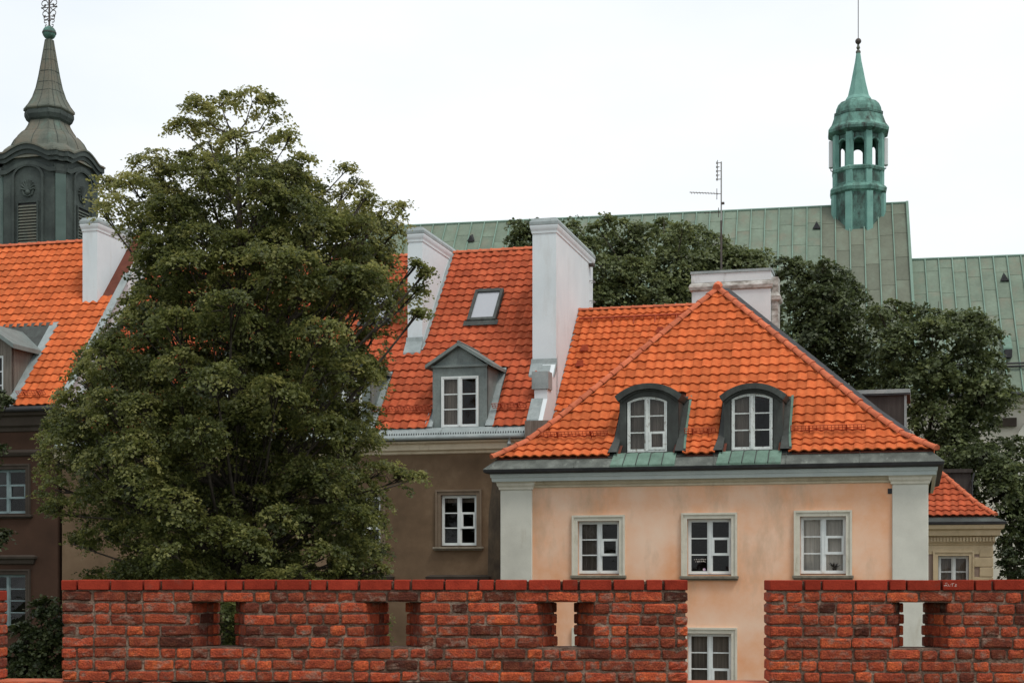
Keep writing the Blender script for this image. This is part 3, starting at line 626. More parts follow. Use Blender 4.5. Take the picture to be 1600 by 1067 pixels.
# flat-topped dark dormer on the far slope
yy = 4.7; xr, zt = FO.at(1416, 617, yy); m = MB(); m.box(xa+2.2, xr, yy-0.0, yy+2.0, zE+0.05, zt)
d = m.obj('dormer', 'dark_board', house); d['label'] = 'flat topped dark boarded dormer beyond the right hip'
m = MB(); m.box(xa+2.0, xr+0.09, yy-0.09, yy+2.1, zt+0.0, zt+0.05); m.obj('dormer_soffit', 'dark_metal', d)
m = MB(); m.box(xa+2.0, xr+0.10, yy-0.10, yy+2.1, zt+0.05, zt+0.15); m.obj('dormer_roof', 'zinc', d)
m = MB(); m.box(xr-0.05, xr+0.01, yy-0.02, yy, zE+0.05, zt); m.obj('corner_strip', 'zinc', d)

# ================================================================== brown house in the row behind
FB = Fr(0.0, 41.0, 0.268)
xR = FB.X(826); xL = FB.X(97)
bh = FB.root('row_house', 'brown rendered house with red tile roof, pedimented dormer and tall white chimneys', 'house')
bz = lambda px, py, y=0: FB.Z(px, py, y)
ztb = bz(600, 672); zgt = bz(600, 687); zct = bz(600, 692); zcb = bz(600, 710)
bw = [(FB.X(689), FB.X(745), bz(717, 853), bz(717, 773))]
dxw = bw[0][0] - FB.X(689-148); bw.append((bw[0][0]-dxw, bw[0][1]-dxw, bw[0][2], bw[0][3]))
bw += [(a, b, c-3.1, d-3.1) for a, b, c, d in bw]
facade(bh, xL, xR, 0, zct+0.3, bw, 'brown_plaster', 9.5)
for i, (a, b, c, d) in enumerate(bw):
    wn = sash_window(bh, a+0.01, b-0.01, c+0.02, d-0.01, 0.06, 0, 'white_paint', vent=(1, 1), top_name='window', curtain=[(0.05, 0.95, 0.86, 1.0, 'dull_curtain')])
    surround(wn, a, b, c-0.02, d, 0, 0.13, 'brown_trim', 0.04); sill(wn, a-0.2, b+0.2, c-0.02, 0, 'sill_stone', 0.14, 0.06)
    if i > 1:
        m = MB(); m.band(a-0.28, b+0.28, -0.04, 0.02, [(0, d+0.62), (0.03, d+0.64), (0.04, d+0.74), (0.10, d+0.80), (0.12, d+0.88), (0.0, d+0.93)]); m.obj('window_hood', 'umber_trim', wn)
m = MB()   # damp-stained strip of render next to the peach house
m.add([(FB.X(757), -0.012, 0), (FB.X(830)-0.05, -0.012, 0), (FB.X(830)-0.05, -0.012, bz(780, 735)), (FB.X(772), -0.012, bz(780, 735)), (FB.X(764), -0.012, bz(780, 800))], [(0, 1, 2, 3, 4)]); m.obj('damp_patch', 'damp_plaster', bh, False, False)
m = MB(); m.band(xL, xR-0.02, 0, 9.5, [(0.0, zcb-0.02), (0.05, zcb), (0.06, zcb+0.05), (0.16, zcb+0.09), (0.18, zcb+0.24), (0.30, zcb+0.27), (0.31, zct)]); m.obj('cornice', 'cream', bh)
m = MB(); m.tube([(xL, -0.40, zgt-0.01), (xR, -0.40, zgt-0.01)], 0.065, 10); gt = m.obj('gutter', 'zinc', bh)
m = MB(); n = int((xR-xL)/0.07)
for i in range(n): x = xL + 0.07*i; m.box(x, x+0.022, -0.30, -0.28, zgt+0.02, zgt+0.13)
tag(m.obj('bird_spikes', 'dark_metal', gt), kind='stuff')
m = MB(); m.prism([(xL, -0.38, zgt+0.02), (xL, 0.02, ztb+0.03), (xL, 0.02, zgt-0.1), (xL, -0.34, zgt-0.04)], (xR-xL-0.02, 0, 0)); m.obj('eave_flashing', 'zinc', bh)
for k in range(9):
    x = xL + (xR-xL)*(k+0.45)/9; m = MB(); m.tube([(x, -0.38, zgt+0.03), (x, 0.0, ztb+0.035)], 0.012, 5); m.obj('flashing_seam', 'zinc', bh)
m = MB(); x = FB.X(803); m.tube([(x, -0.42, zgt-0.03), (x-0.02, -0.40, zgt-0.2), (x-0.14, -0.12, zgt-0.62), (x-0.14, -0.12, 0.4)], 0.055, 8); m.obj('downpipe', 'zinc', bh)
yR = 5.2; zR = bz(760, 394, yR); rprof = [(0, 0), (yR, zR-ztb)]; ORB = (xL, 0.0, ztb)
broof = MB().obj('roof', 'deck', bh)
def run_for(px, py, prof=rprof, O=ORB, fr=FB):
    lo, hi = 0, prof[-1][0]
    for _ in range(40):
        mid = (lo+hi)/2
        if fr.Z(px, py, O[1]+mid) > O[2] + prof_at(prof, mid): lo = mid
        else: hi = mid
    return O[1] + lo
# dormers
yD2 = 0.14
dB = []
for sh in (0, -181, -362):
    dB.append((FB.X(676, yD2) + (FB.X(719+sh, yD2)-FB.X(719, yD2)), FB.X(761, yD2) + (FB.X(719+sh, yD2)-FB.X(719, yD2))))
zse = bz(718, 572, yD2); rtop = inv_prof(rprof, bz(718, 545, yD2) - ztb)
hB = [(a-xL-0.10, b-xL+0.20, -1, inv_prof(rprof, zse-ztb)) for a, b in dB]
# skylights
skl = []
for px in (760, 596):
    r0, r1 = run_for(px, 505), run_for(px, 458); xs0, xs1 = FB.X(px-22, (r0+r1)/2), FB.X(px+22, (r0+r1)/2); skl.append((xs0, xs1, r0, r1))
hB2 = hB + [(a-xL-0.02, b-xL+0.02, c+0.05, d-0.05) for a, b, c, d in skl]
chB = []   # chimney stacks: px of the front's left and right edges, foot row, top row, length
for (pa, pb, foot, top, ln, py2) in ((832, 869, 574, 352, 4.9, 345), (637, 660, 540, 366, 3.2, 357), (129, 152, 527, 350, 4.0, 338)):
    yf = run_for((pa+pb)/2, foot); chB.append((FB.X(pa, yf), FB.X(pb, yf), yf, bz((pa+pb)/2, top, yf), ln))
deck(broof, ORB, (1, 0), (0, 1), rprof, lambda r: 0, lambda r: xR-xL, [(h[0]+0.1, h[1]-0.2, h[2], h[3]-0.1) for h in hB])
hB3 = hB2 + [(a-xL-0.02, b-xL+0.08, yf-0.25, 9) for a, b, yf, _, _ in chB[1:]]
tiled(FB, broof, ORB, (1, 0), (0, 1), xR-xL, rprof, 0.248, 0.305, [], hB3, 'old_tile', prefer=lambda px, py: px > 585 or px < 215)
m = MB(); m.add([(xL, yR, zR-0.03), (xR, yR, zR-0.03), (xR, 9.6, zct), (xL, 9.6, zct)], [(0, 1, 2, 3)]); m.add([(xR, 0, zct), (xR, 9.5, zct), (xR, yR, zR-0.03)], [(0, 1, 2)]); m.add([(xL, 0, zct), (xL, 9.5, zct), (xL, yR, zR-0.03)], [(0, 1, 2)]); m.obj('back_slope', 'old_tile', broof, False, False)
ridge_tiles(broof, [(xL, yR, zR+0.0), (xR, yR, zR+0.0)])
for a, b in ((582, 676), (771, 829), (400, 495)):
    y = run_for(640, 645); snow_guard(broof, rprof, ORB, (1, 0), (0, 1), FB.X(a, y)-xL, min(FB.X(b, y), xR-0.15)-xL, y)
for (a, b, r0, r1) in skl:
    t = Vector((0, 1, (zR-ztb)/yR)).normalized(); nr = Vector((1, 0, 0)).cross(t); o = Vector((a, r0, ztb + prof_at(rprof, r0)))
    Lk = (r1-r0)/t.y; wd = b-a; m = MB()
    def fp(x, s, h): return o + Vector((x, 0, 0)) + t*s + nr*h
    V = []; 
    for (x0, x1, s0, s1, h0, h1) in ((0, 0.09, 0, Lk, 0, 0.16), (wd-0.09, wd, 0, Lk, 0, 0.16), (0.09, wd-0.09, 0, 0.11, 0, 0.15), (0.09, wd-0.09, Lk-0.13, Lk, 0, 0.17)):
        m.add([fp(x0, s0, h0), fp(x1, s0, h0), fp(x1, s1, h0), fp(x0, s1, h0), fp(x0, s0, h1), fp(x1, s0, h1), fp(x1, s1, h1), fp(x0, s1, h1)], [(0,3,2,1),(4,5,6,7),(0,1,5,4),(1,2,6,5),(2,3,7,6),(3,0,4,7)])
    m.add([fp(-0.09, -0.2, 0.11), fp(wd+0.09, -0.2, 0.11), fp(wd+0.09, 0, 0.12), fp(-0.09, 0, 0.12)], [(0, 1, 2, 3)])
    sk = m.obj('skylight', 'dormer_metal', bh)
    m = MB(); m.add([fp(0.085, 0.1, 0.12), fp(wd-0.085, 0.1, 0.12), fp(wd-0.085, Lk-0.12, 0.12), fp(0.085, Lk-0.12, 0.12)], [(0, 1, 2, 3)]); m.obj('pane', 'skylight_glass', sk, False, False)
for i, (x0, x1) in enumerate(dB):
    m = MB(); z0 = bz(718, 674, yD2); wx0, wx1 = x0 + (x1-x0)*0.165, x1 - (x1-x0)*0.155; w0, w1 = bz(718, 667, yD2), bz(718, 588, yD2)
    zap = bz(718, 541, yD2); xc = (x0+x1)/2
    m.ring([(x0, z0), (x1, z0), (x1, zse), (x0, zse)], [(wx0, w0), (wx1, w0), (wx1, w1), (wx0, w1)], yD2, yD2+0.12)
    m.add([(x0, yD2, zse), (x1, yD2, zse), (xc, yD2, zap)], [(0, 1, 2)])
    rc = inv_prof(rprof, zse-ztb)+0.3
    for xx in (x0, x1): m.add([(xx, yD2+0.01, z0), (xx, rc, z0), (xx, rc, zse), (xx, yD2+0.01, zse)], [(0, 1, 2, 3)])
    d = m.obj('dormer', 'dormer_zinc', bh)
    m = MB(); m.box(x0-0.03, x1+0.03, yD2-0.06, yD2+0.02, zse-0.03, zse+0.03); m.obj('dormer_moulding', 'dormer_zinc', d)
    for s in (-1, 1):
        ov = 0.17; xe = xc + s*((x1-x0)/2 + ov); ze = zse - 0.02; yb = rtop+0.5
        pts = [(xc, yD2-0.16, zap+0.10), (xe, yD2-0.16, ze+0.06), (xe, yD2-0.16, ze-0.03), (xc, yD2-0.16, zap-0.0)]
        m = MB(); m.prism(pts, (0, yb-yD2+0.16, 0)); rs = m.obj('dormer_roof', 'dormer_zinc', d)
    m = MB(); m.tube([(xc, yD2-0.17, zap+0.11), (xc, rtop+0.4, zap+0.11)], 0.03, 6); m.obj('dormer_ridge', 'dormer_zinc', d)
    sash_window(d, wx0+0.0, wx1-0.0, w0, w1, yD2-0.03, 0, 'white_paint', curtain=[(0.06, 0.5, 0.0, 1, 'dull_curtain')])
    for s, xx in ((-1, x0), (1, x1)):
        m = MB(); V, F = strip_on(rprof, ORB, lambda r: xx-xL - s*0.02, lambda r: xx-xL + s*(0.16 + 0.05*max(0, 1-r)), -0.0, rc-0.25, 0.06); m.add(V, F); m.obj('side_flashing', 'zinc', d)
    m = MB(); m.prism([(x0-0.16, yD2+0.01, w0-0.02), (x1+0.16, yD2+0.01, w0-0.02), (x1+0.2, -0.37, zgt+0.045), (x0-0.2, -0.37, zgt+0.045)], (0, 0.01, -0.04)); m.obj('apron', 'zinc', d)
def chimney(root, x0, x1, y0, y1, zbot, ztop, mat='white_plaster', cap='zinc', fl=True, label=None, cor=0.09):
    m = MB(); m.box(x0, x1, y0, y1, zbot, ztop-0.2); ch = m.obj('chimney', mat, root)
    m = MB(); m.band(x0, x1, y0, y1, [(0.0, ztop-0.24), (0.02, ztop-0.22), (0.025, ztop-0.16), (cor*0.55, ztop-0.1), (cor*0.7, ztop-0.04), (cor*0.7, ztop)]); m.obj('chimney_cornice', mat, ch)
    m = MB(); m.band(x0, x1, y0, y1, [(cor*0.7, ztop), (cor*0.8, ztop+0.01), (cor*0.8, ztop+0.09), (0.0, ztop+0.2)]); m.obj('chimney_cap', cap, ch)
    if label: ch['label'] = label
    return ch
for i, (x0, x1, yf, zt, ln) in enumerate(chB):
    ch = chimney(bh, x0, x1, yf, yf+ln, ztb-0.5 if i else 2.0, zt)
    zf = ztb + prof_at(rprof, yf)
    m = MB(); m.prism([(x0-0.03, yf-0.03, zf+0.24), (x0-0.03, yf-0.03, zf-0.1), (x0-0.03, yf-0.32, zf-0.33), (x0-0.03, yf-0.32, zf-0.24), (x0-0.03, yf-0.06, zf+0.11)], (x1-x0+0.06, 0, 0)); m.obj('foot_flashing', 'zinc', ch)
    if i:
        m = MB(); V, F = strip_on(rprof, ORB, lambda r: x1-xL-0.01, lambda r: x1-xL+0.10, yf-0.2, yR, 0.075); m.add(V, F); m.obj('side_flashing', 'zinc', ch)
    if i == 0:
        for k in range(4):
            z = zt - 0.75 - 0.53*k*1.15; m = MB(); y = yf+ln-0.5
            m.tube([(x1, y, z), (x1+0.13, y, z), (x1+0.13, y+0.28, z), (x1, y+0.28, z)], 0.014, 5); m.obj('step_iron', 'steel', ch)
        m = MB(); m.box(x1, x1+0.16, yf+ln-0.65, yf+ln-0.35, zt-0.30, zt-0.24); m.obj('cable_bracket', 'rust_steel', ch)
# low party wall running down to the eaves, with metal coping and a step
x0, x1, yf = chB[0][0], chB[0][1], chB[0][2]; xw0, xw1 = xR+0.02, x1
m = MB(); pz = lambda y, h: (xw0, y, ztb + prof_at(rprof, max(y, 0)) + h)
m.prism([(xw0, -0.3, 1.0), pz(-0.3, 0.05), pz(0.0, 0.15), pz(0.55, 0.17), pz(0.55, 0.42), pz(0.9, 0.42), pz(0.9, 0.17), pz(yf+0.2, 0.17), (xw0, yf+0.2, 1.0)], (xw1-xw0, 0, 0))
pw = m.obj('party_wall', 'white_plaster', bh)
m = MB(); m.box(xw0-0.06, xw1+0.04, 0.50, 0.95, pz(0.55, 0.42)[2] + 0.02, pz(0.9, 0.42)[2]+0.1); m.obj('coping', 'zinc', pw)
m = MB(); V = []; F = []
for r in (0.0, 0.55): V += [(xw0-0.08, r, ztb+prof_at(rprof, r)+0.19), (xw1-0.12, r, ztb+prof_at(rprof, r)+0.19), (xw1-0.12, r, ztb+prof_at(rprof, r)+0.14), (xw0-0.08, r, ztb+prof_at(rprof, r)+0.08)]
m.add(V, [(0, 1, 5, 4), (3, 0, 4, 7), (1, 2, 6, 5), (0, 3, 2, 1)]); m.obj('coping', 'zinc', pw, False, False); m = MB(); V = [(p[0], p[1]+0.9, p[2]+prof_at(rprof, 0.9)) for p in V]; m.add(V, [(0, 1, 5, 4), (3, 0, 4, 7), (1, 2, 6, 5), (0, 3, 2, 1)]); m.obj('coping', 'zinc', pw, False, False)
m = MB(); m.box(xw1-0.35, xw1+0.35, -0.55, 0.15, ztb-0.55, ztb+0.1); m.obj('eave_box', 'wood_grey', pw)

# ================================================================== lower roof between the brown and the peach house
mh = FB.root('link_house', 'low link building with orange tile roof between white chimney wall and peach house', 'house')
MX0 = x1 + 0.01; yMr = 4.45; zMr = bz(990, 483, yMr); zMe = zMr - 1.064*yMr; MX1 = FB.X(1160, 4.7)
mprof = [(0, 0), (yMr, zMr-zMe)]
# the shell of the link building stands behind the peach house
m = MB(); m.box(MX0, MX1, 0.6, 8.6, 0, zMe+0.25); m.obj('wall', 'grey_plaster', mh)
mroof = MB().obj('roof', 'deck', mh)
deck(mroof, (MX0, 0.0, zMe), (1, 0), (0, 1), mprof, lambda r: 0, lambda r: MX1-MX0)
tiled(FB, mroof, (MX0, 0, zMe), (1, 0), (0, 1), MX1-MX0, mprof, 0.225, 0.285, [], [], 'tile', most=300, prefer=lambda px, py: py < 640 and px < 1090 and py < 485 + (1122-px)*0.82)
m = MB(); m.add([(MX0, yMr, zMr-0.03), (MX1, yMr, zMr-0.03), (MX1, 8.7, zMe), (MX0, 8.7, zMe)], [(0, 1, 2, 3)]); m.add([(MX1, 0, zMe), (MX1, 8.6, zMe), (MX1, yMr, zMr-0.03)], [(0, 1, 2)]); m.obj('back_slope', 'tile', mroof, False, False)
ridge_tiles(mroof, [(MX0, yMr, zMr+0.02), (MX1, yMr, zMr+0.02)], 0.085, 0.33)
m = MB(); y = yMr-0.42; zz = zMe+prof_at(mprof, y)+0.17; m.tube([(MX0+0.1, y, zz), (MX1, y, zz)], 0.032, 6)
for k in range(7): x = MX0+0.5+k*0.62; m.tube([(x, y, zz), (x, y+0.05, zz-0.12)], 0.022, 5); m.tube([(x, y, zz), (x, y-0.14, zz-0.23)], 0.018, 5)
m.obj('snow_rail', 'red_iron', mroof)
for px, py in ((914, 548), (907, 572), (1032, 520)):
    y = run_for(px, py, mprof, (0, 0, zMe)); x, z = FB.at(px, py, y); m = MB(); m.box(x-0.11, x+0.11, y-0.16, y+0.02, z-0.02, z+0.07); m.box(x-0.08, x+0.08, y-0.10, y+0.04, z+0.06, z+0.16); m.obj('vent_tile', 'red_iron', mroof)
y = run_for(897, 640, mprof, (0, 0, zMe)); x, z = FB.at(897, 643, y-0.3)
m = MB(); m.prism([(x-0.22, y-0.42, z-0.22), (x+0.25, y-0.42, z-0.22), (x+0.30, y-0.12, z+0.22), (x-0.17, y-0.12, z+0.22)], (0, 0.06, -0.05)); m.obj('roof_hatch', 'cream', mroof)
m = MB(); m.prism([(x-0.5, y-0.6, z-0.5), (x-0.24, y-0.6, z-0.5), (x-0.14, y-0.1, z+0.12), (x-0.36, y-0.1, z+0.12)], (0, 0.06, -0.06)); m.obj('valley_flashing', 'dark_metal', mroof)
m = MB(); V, F = strip_on(mprof, (MX0, 0, zMe), lambda r: 0.0, lambda r: 0.07, 0, yMr, 0.08); m.add(V, F); m.obj('side_flashing', 'zinc', mroof)
# broad stack behind the apex
yc = 4.75; cx0, cx1 = FB.X(1081, yc), FB.X(1204, yc); zct4 = FB.Z(1140, 429, yc)
m = MB(); m.box(cx0, cx1, yc, yc+0.9, zMe, zct4-0.42); ch4 = m.obj('chimney', 'grey_plaster', mh); ch4['label'] = 'broad weathered pale chimney with stained moulding behind the roof apex'
m = MB(); m.band(cx0, cx1, yc, yc+0.9, [(0.0, zct4-0.46), (0.06, zct4-0.42), (0.085, zct4-0.33), (0.06, zct4-0.26), (0.02, zct4-0.22), (0.02, zct4-0.2)]); m.obj('chimney_moulding', 'grime', ch4)
m = MB(); m.box(cx0-0.015, cx1+0.015, yc-0.015, yc+0.915, zct4-0.2, zct4+0.05); m.obj('chimney_head', 'grey_plaster', ch4)
m = MB(); m.box(cx0-0.04, cx1+0.04, yc-0.04, yc+0.94, zct4+0.052, zct4+0.13); m.obj('chimney_cap', 'zinc', ch4)
sx0, sx1 = cx1+0.012, FB.X(1216, yc+0.2)
m = MB(); m.box(sx0, sx1, yc+0.15, yc+0.75, zMe, zct4-0.1); m.band(sx0, sx1, yc+0.15, yc+0.75, [(0.0, zct4-0.82), (0.07, zct4-0.76), (0.08, zct4-0.66), (0.02, zct4-0.58), (0.0, zct4-0.55)]); sd_ = m.obj('flue', 'grime', ch4)

# ================================================================== dark house at the left end of the row
lh = FB.root('corner_house', 'dark umber house with orange tile roof and boarded dormer beside white chimney', 'house')
LX1 = FB.X(90); LX0 = LX1 - 7.5
zLe = FB.Z(60, 634); yLr = 5.2; zLr = FB.Z(60, 384, yLr); lprof = [(0, 0), (yLr, zLr-zLe)]
lw = []
for t, b_ in ((733, 803), (897, 980)): lw.append((FB.X(-20), FB.X(41), FB.Z(15, b_), FB.Z(15, t)))
facade(lh, LX0, LX1, 0, zLe-0.1, lw, 'umber_plaster', 9.5)
for i, (a, b, c, d) in enumerate(lw):
    wn = sash_window(lh, a+0.01, b-0.01, c+0.02, d-0.01, 0.08, 0, 'blue_paint', vent=(1, 1) if i == 0 else None, top_name='window', rows=3 if i == 0 else 4)
    surround(wn, a, b, c-0.02, d, 0, 0.14, 'umber_trim', 0.05); sill(wn, a-0.2, b+0.22, c-0.02, 0, 'umber_trim', 0.12)
    if i == 1:
        m = MB(); m.band(a-0.25, b+0.25, -0.04, 0.02, [(0, d+0.30), (0.03, d+0.32), (0.05, d+0.42), (0.12, d+0.47), (0.13, d+0.53), (0.0, d+0.57)]); m.obj('window_hood', 'umber_trim', wn)
zq = FB.Z(60, 641); m = MB(); m.band(LX0, LX1-0.05, 0, 9.5, [(0.0, zq-0.62), (0.05, zq-0.6), (0.06, zq-0.5), (0.14, zq-0.44), (0.16, zq-0.2), (0.28, zq-0.15), (0.32, zq-0.02)]); m.obj('cornice', 'umber_trim', lh)
m = MB(); m.band(LX0, LX1-0.02, 0, 9.5, [(0.0, zq-1.35), (0.06, zq-1.32), (0.10, zq-1.24), (0.10, zq-1.20), (0.0, zq-1.14)]); m.obj('string_course', 'umber_trim', lh)
m = MB(); m.tube([(LX0, -0.36, zLe-0.13), (LX1+0.05, -0.36, zLe-0.13)], 0.07, 10); m.obj('gutter', 'dark_metal', lh)
m = MB(); m.prism([(LX0, -0.36, zLe-0.09), (LX0, 0.02, zLe+0.02), (LX0, 0.02, zLe-0.25), (LX0, -0.3, zLe-0.2)], (LX1-LX0, 0, 0)); m.obj('eave_flashing', 'dark_metal', lh)
lroof = MB().obj('roof', 'deck', lh)
yd0 = 0.25; dx1 = FB.X(18, yd0); dx0 = dx1-1.7
rdl = run_for(20, 512, lprof, (0, 0, zLe)); hL = [(dx0-LX0-0.1, dx1-LX0+0.22, -1, rdl)]
deck(lroof, (LX0, 0, zLe), (1, 0), (0, 1), lprof, lambda r: 0, lambda r: LX1-LX0, [(h[0]+.15, h[1]-.3, h[2], h[3]-.4) for h in hL])
c1 = chB[2]
tiled(FB, lroof, (LX0, 0, zLe), (1, 0), (0, 1), LX1-LX0, lprof, 0.262, 0.335, [], hL + [(c1[0]-LX0+0.05, 20, c1[2]+0.1, 20)], 'tile')
m = MB(); m.add([(LX0, yLr, zLr-0.03), (LX1, yLr, zLr-0.03), (LX1, 9.6, zLe), (LX0, 9.6, zLe)], [(0, 1, 2, 3)])
m.obj('back_slope', 'tile', lroof, False, False)
for xx in (LX0, LX1):
    m = MB(); m.add([(xx, 0, zLe-0.15), (xx, 9.5, zLe-0.15), (xx, 9.5, zLe-0.03), (xx, yLr, zLr-0.03), (xx, 0, zLe-0.03)], [(0, 1, 2, 3, 4)]); m.obj('gable', 'white_plaster', lroof, False, False)
ridge_tiles(lroof, [(LX0, yLr, zLr+0.02), (LX1, yLr, zLr+0.02)])
m = MB(); V, F = strip_on(lprof, (LX0, 0, zLe), lambda r: LX1-LX0-0.04, lambda r: LX1-LX0+0.22, -0.0, c1[2]+0.9, 0.10); m.add(V, F); m.obj('verge_flashing', 'zinc', lroof)
y = run_for(70, 620, lprof, (0, 0, zLe)); snow_guard(lroof, lprof, (LX0, 0, zLe), (1, 0), (0, 1), FB.X(30, y)-LX0, FB.X(74, y)-LX0, y)
zde = FB.Z(18, 541, yd0); dxc = (dx0+dx1)/2; zda = zde + 0.62
m = MB(); m.ring([(dx0, zLe-0.05), (dx1, zLe-0.05), (dx1, zde), (dx0, zde)], [(dx0+0.28, zLe+0.2), (dx1-0.28, zLe+0.2), (dx1-0.28, zde-0.25), (dx0+0.28, zde-0.25)], yd0, yd0+0.12)
m.add([(dx0, yd0, zde), (dx1, yd0, zde), (dxc, yd0, zda)], [(0, 1, 2)])
for xx in (dx0, dx1): m.add([(xx, yd0+0.01, zLe-0.05), (xx, rdl+0.3, zLe-0.05), (xx, rdl+0.3, zde), (xx, yd0+0.01, zde)], [(0, 1, 2, 3)])
ld = m.obj('dormer', 'wood_grey', lh)
sash_window(ld, dx0+0.28, dx1-0.28, zLe+0.2, zde-0.25, yd0+0.03, 0, 'white_paint')
for s_ in (-1, 1):
    xe = dxc + s_*((dx1-dx0)/2 + 0.2); ze = zde - 0.06
    m = MB(); m.prism([(dxc, yd0-0.22, zda+0.13), (xe, yd0-0.22, ze+0.10), (xe, yd0-0.22, ze-0.03), (dxc, yd0-0.22, zda)], (0, rdl-yd0+0.35, 0)); m.obj('dormer_roof', 'dormer_zinc', ld)
m = MB(); V, F = strip_on(lprof, (LX0, 0, zLe), lambda r: dx1-LX0-0.02, lambda r: dx1-LX0+0.26, 0, rdl, 0.11); m.add(V, F); m.obj('side_flashing', 'zinc', ld)
m = MB(); V, F = strip_on(lprof, (LX0, 0, zLe), lambda r: dx0-LX0, lambda r: dx1-LX0+0.30, inv_prof(lprof, zde-zLe)-0.25, rdl+0.02, 0.10); m.add(V, F); m.obj('top_flashing', 'dormer_metal', ld)

# ================================================================== small cream house on the right
FC = Fr(FPX and (1550-800)/FPX*46.0, 46.0, 0.268)
sh = FC.root('cream_house', 'small cream house with quoins and dentils under a tiled hip', 'house')
CW = 4.6; cz = lambda px, py, y=0: FC.Z(px, py, y)
sw = [(FC.X(1466), FC.X(1514), cz(1490, 938), cz(1490, 868))]
ztw = cz(1500, 850)
facade(sh, -CW, 0, 0, ztw+0.5, sw, 'mauve_plaster', 7)
for a, b, c, d in sw:
    wn = sash_window(sh, a+0.01, b-0.01, c, d-0.01, 0.1, 0, 'white_paint', vent=(1, 0), rows=3, top_name='window', curtain=[(0.04, 0.96, 0, 1, 'dull_curtain')]); surround(wn, a, b, c, d, 0, 0.14, 'yellow_plaster', 0.05)
for k in range(14):
    z1 = ztw - 0.1 - k*0.30; wd = 0.36 if k % 2 == 0 else 0.56
    m = MB(); m.box(-wd, 0.035, -0.035, wd if k % 2 else 0.6, z1-0.285, z1); soft(m.obj('quoin', 'yellow_plaster', sh), 0.012, 1)
zf0 = cz(1500, 877); m = MB(); m.box(-CW, 0.02, -0.025, 0.1, ztw-0.30, ztw-0.02); m.obj('frieze', 'yellow_plaster', sh)
m = MB(); m.band(-CW, 0, 0, 7, [(0.03, ztw-0.03), (0.06, ztw), (0.06, ztw+0.03), (0.09, ztw+0.05), (0.09, ztw+0.22), (0.22, ztw+0.26), (0.25, ztw+0.42), (0.33, ztw+0.46), (0.36, ztw+0.58)]); cn = m.obj('cornice', 'yellow_plaster', sh)
m = MB()
for k in range(int((CW+0.1)/0.095)): x = 0.07 - k*0.095; m.box(x-0.055, x, -0.16, -0.085, ztw+0.08, ztw+0.21)
m.obj('dentil_band', 'yellow_plaster', cn)
m = MB(); m.band(-CW, 0, 0, 7, [(0.36, ztw+0.585), (0.40, ztw+0.60), (0.41, ztw+0.66), (0.3, ztw+0.68)]); m.obj('gutter', 'dark_metal', sh)
m = MB(); m.band(-CW, 0, 0, 7, [(0.40, ztw+0.672), (0.02, ztw+0.83), (-0.2, ztw+0.83)]); m.obj('eave_flashing', 'dormer_metal', sh)
zS = ztw+0.84; sro = MB().obj('roof', 'deck', sh); RS = 2.9; HS = 2.75; sp = [(0, 0), (0.5, 0.36), (RS, HS)]
deck(sro, (-CW, -0.05, zS), (1, 0), (0, 1), sp, lambda r: 0, lambda r: CW+0.1-r*1.02)
tiled(FC, sro, (-CW, -0.05, zS), (1, 0), (0, 1), CW+0.1, sp, 0.228, 0.26, [((0.1, -0.05), (-1, -1.02))], [], 'old_tile', prefer=lambda px, py: px > 1448)
deck(sro, (0.1, -0.05, zS), (0, 1), (-1, 0), [(a*1.02, b) for a, b in sp], lambda r: r/1.02, lambda r: 7.0, [])
ridge_tiles(sro, [(0.1-a*1.02, -0.05+a, zS+b+0.03) for a, b in sp], 0.09, 0.3)
xq, zq_ = FC.at(1517, 738, 3.2); m = MB(); m.box(-3.2, xq, 3.2, 4.6, zS, zq_); d = m.obj('dormer', 'dark_board', sh)
m = MB(); m.box(-3.25, xq+0.05, 3.12, 4.7, zq_, zq_+0.12); m.obj('dormer_roof', 'dark_board', d)
m = MB(); m.tube([(xq+0.1, 3.15, zq_-0.02), (xq+0.03, 3.1, zq_-0.3), (xq+0.03, 3.1, zS-0.2)], 0.035, 6); m.obj('downpipe', 'dark_metal', d)

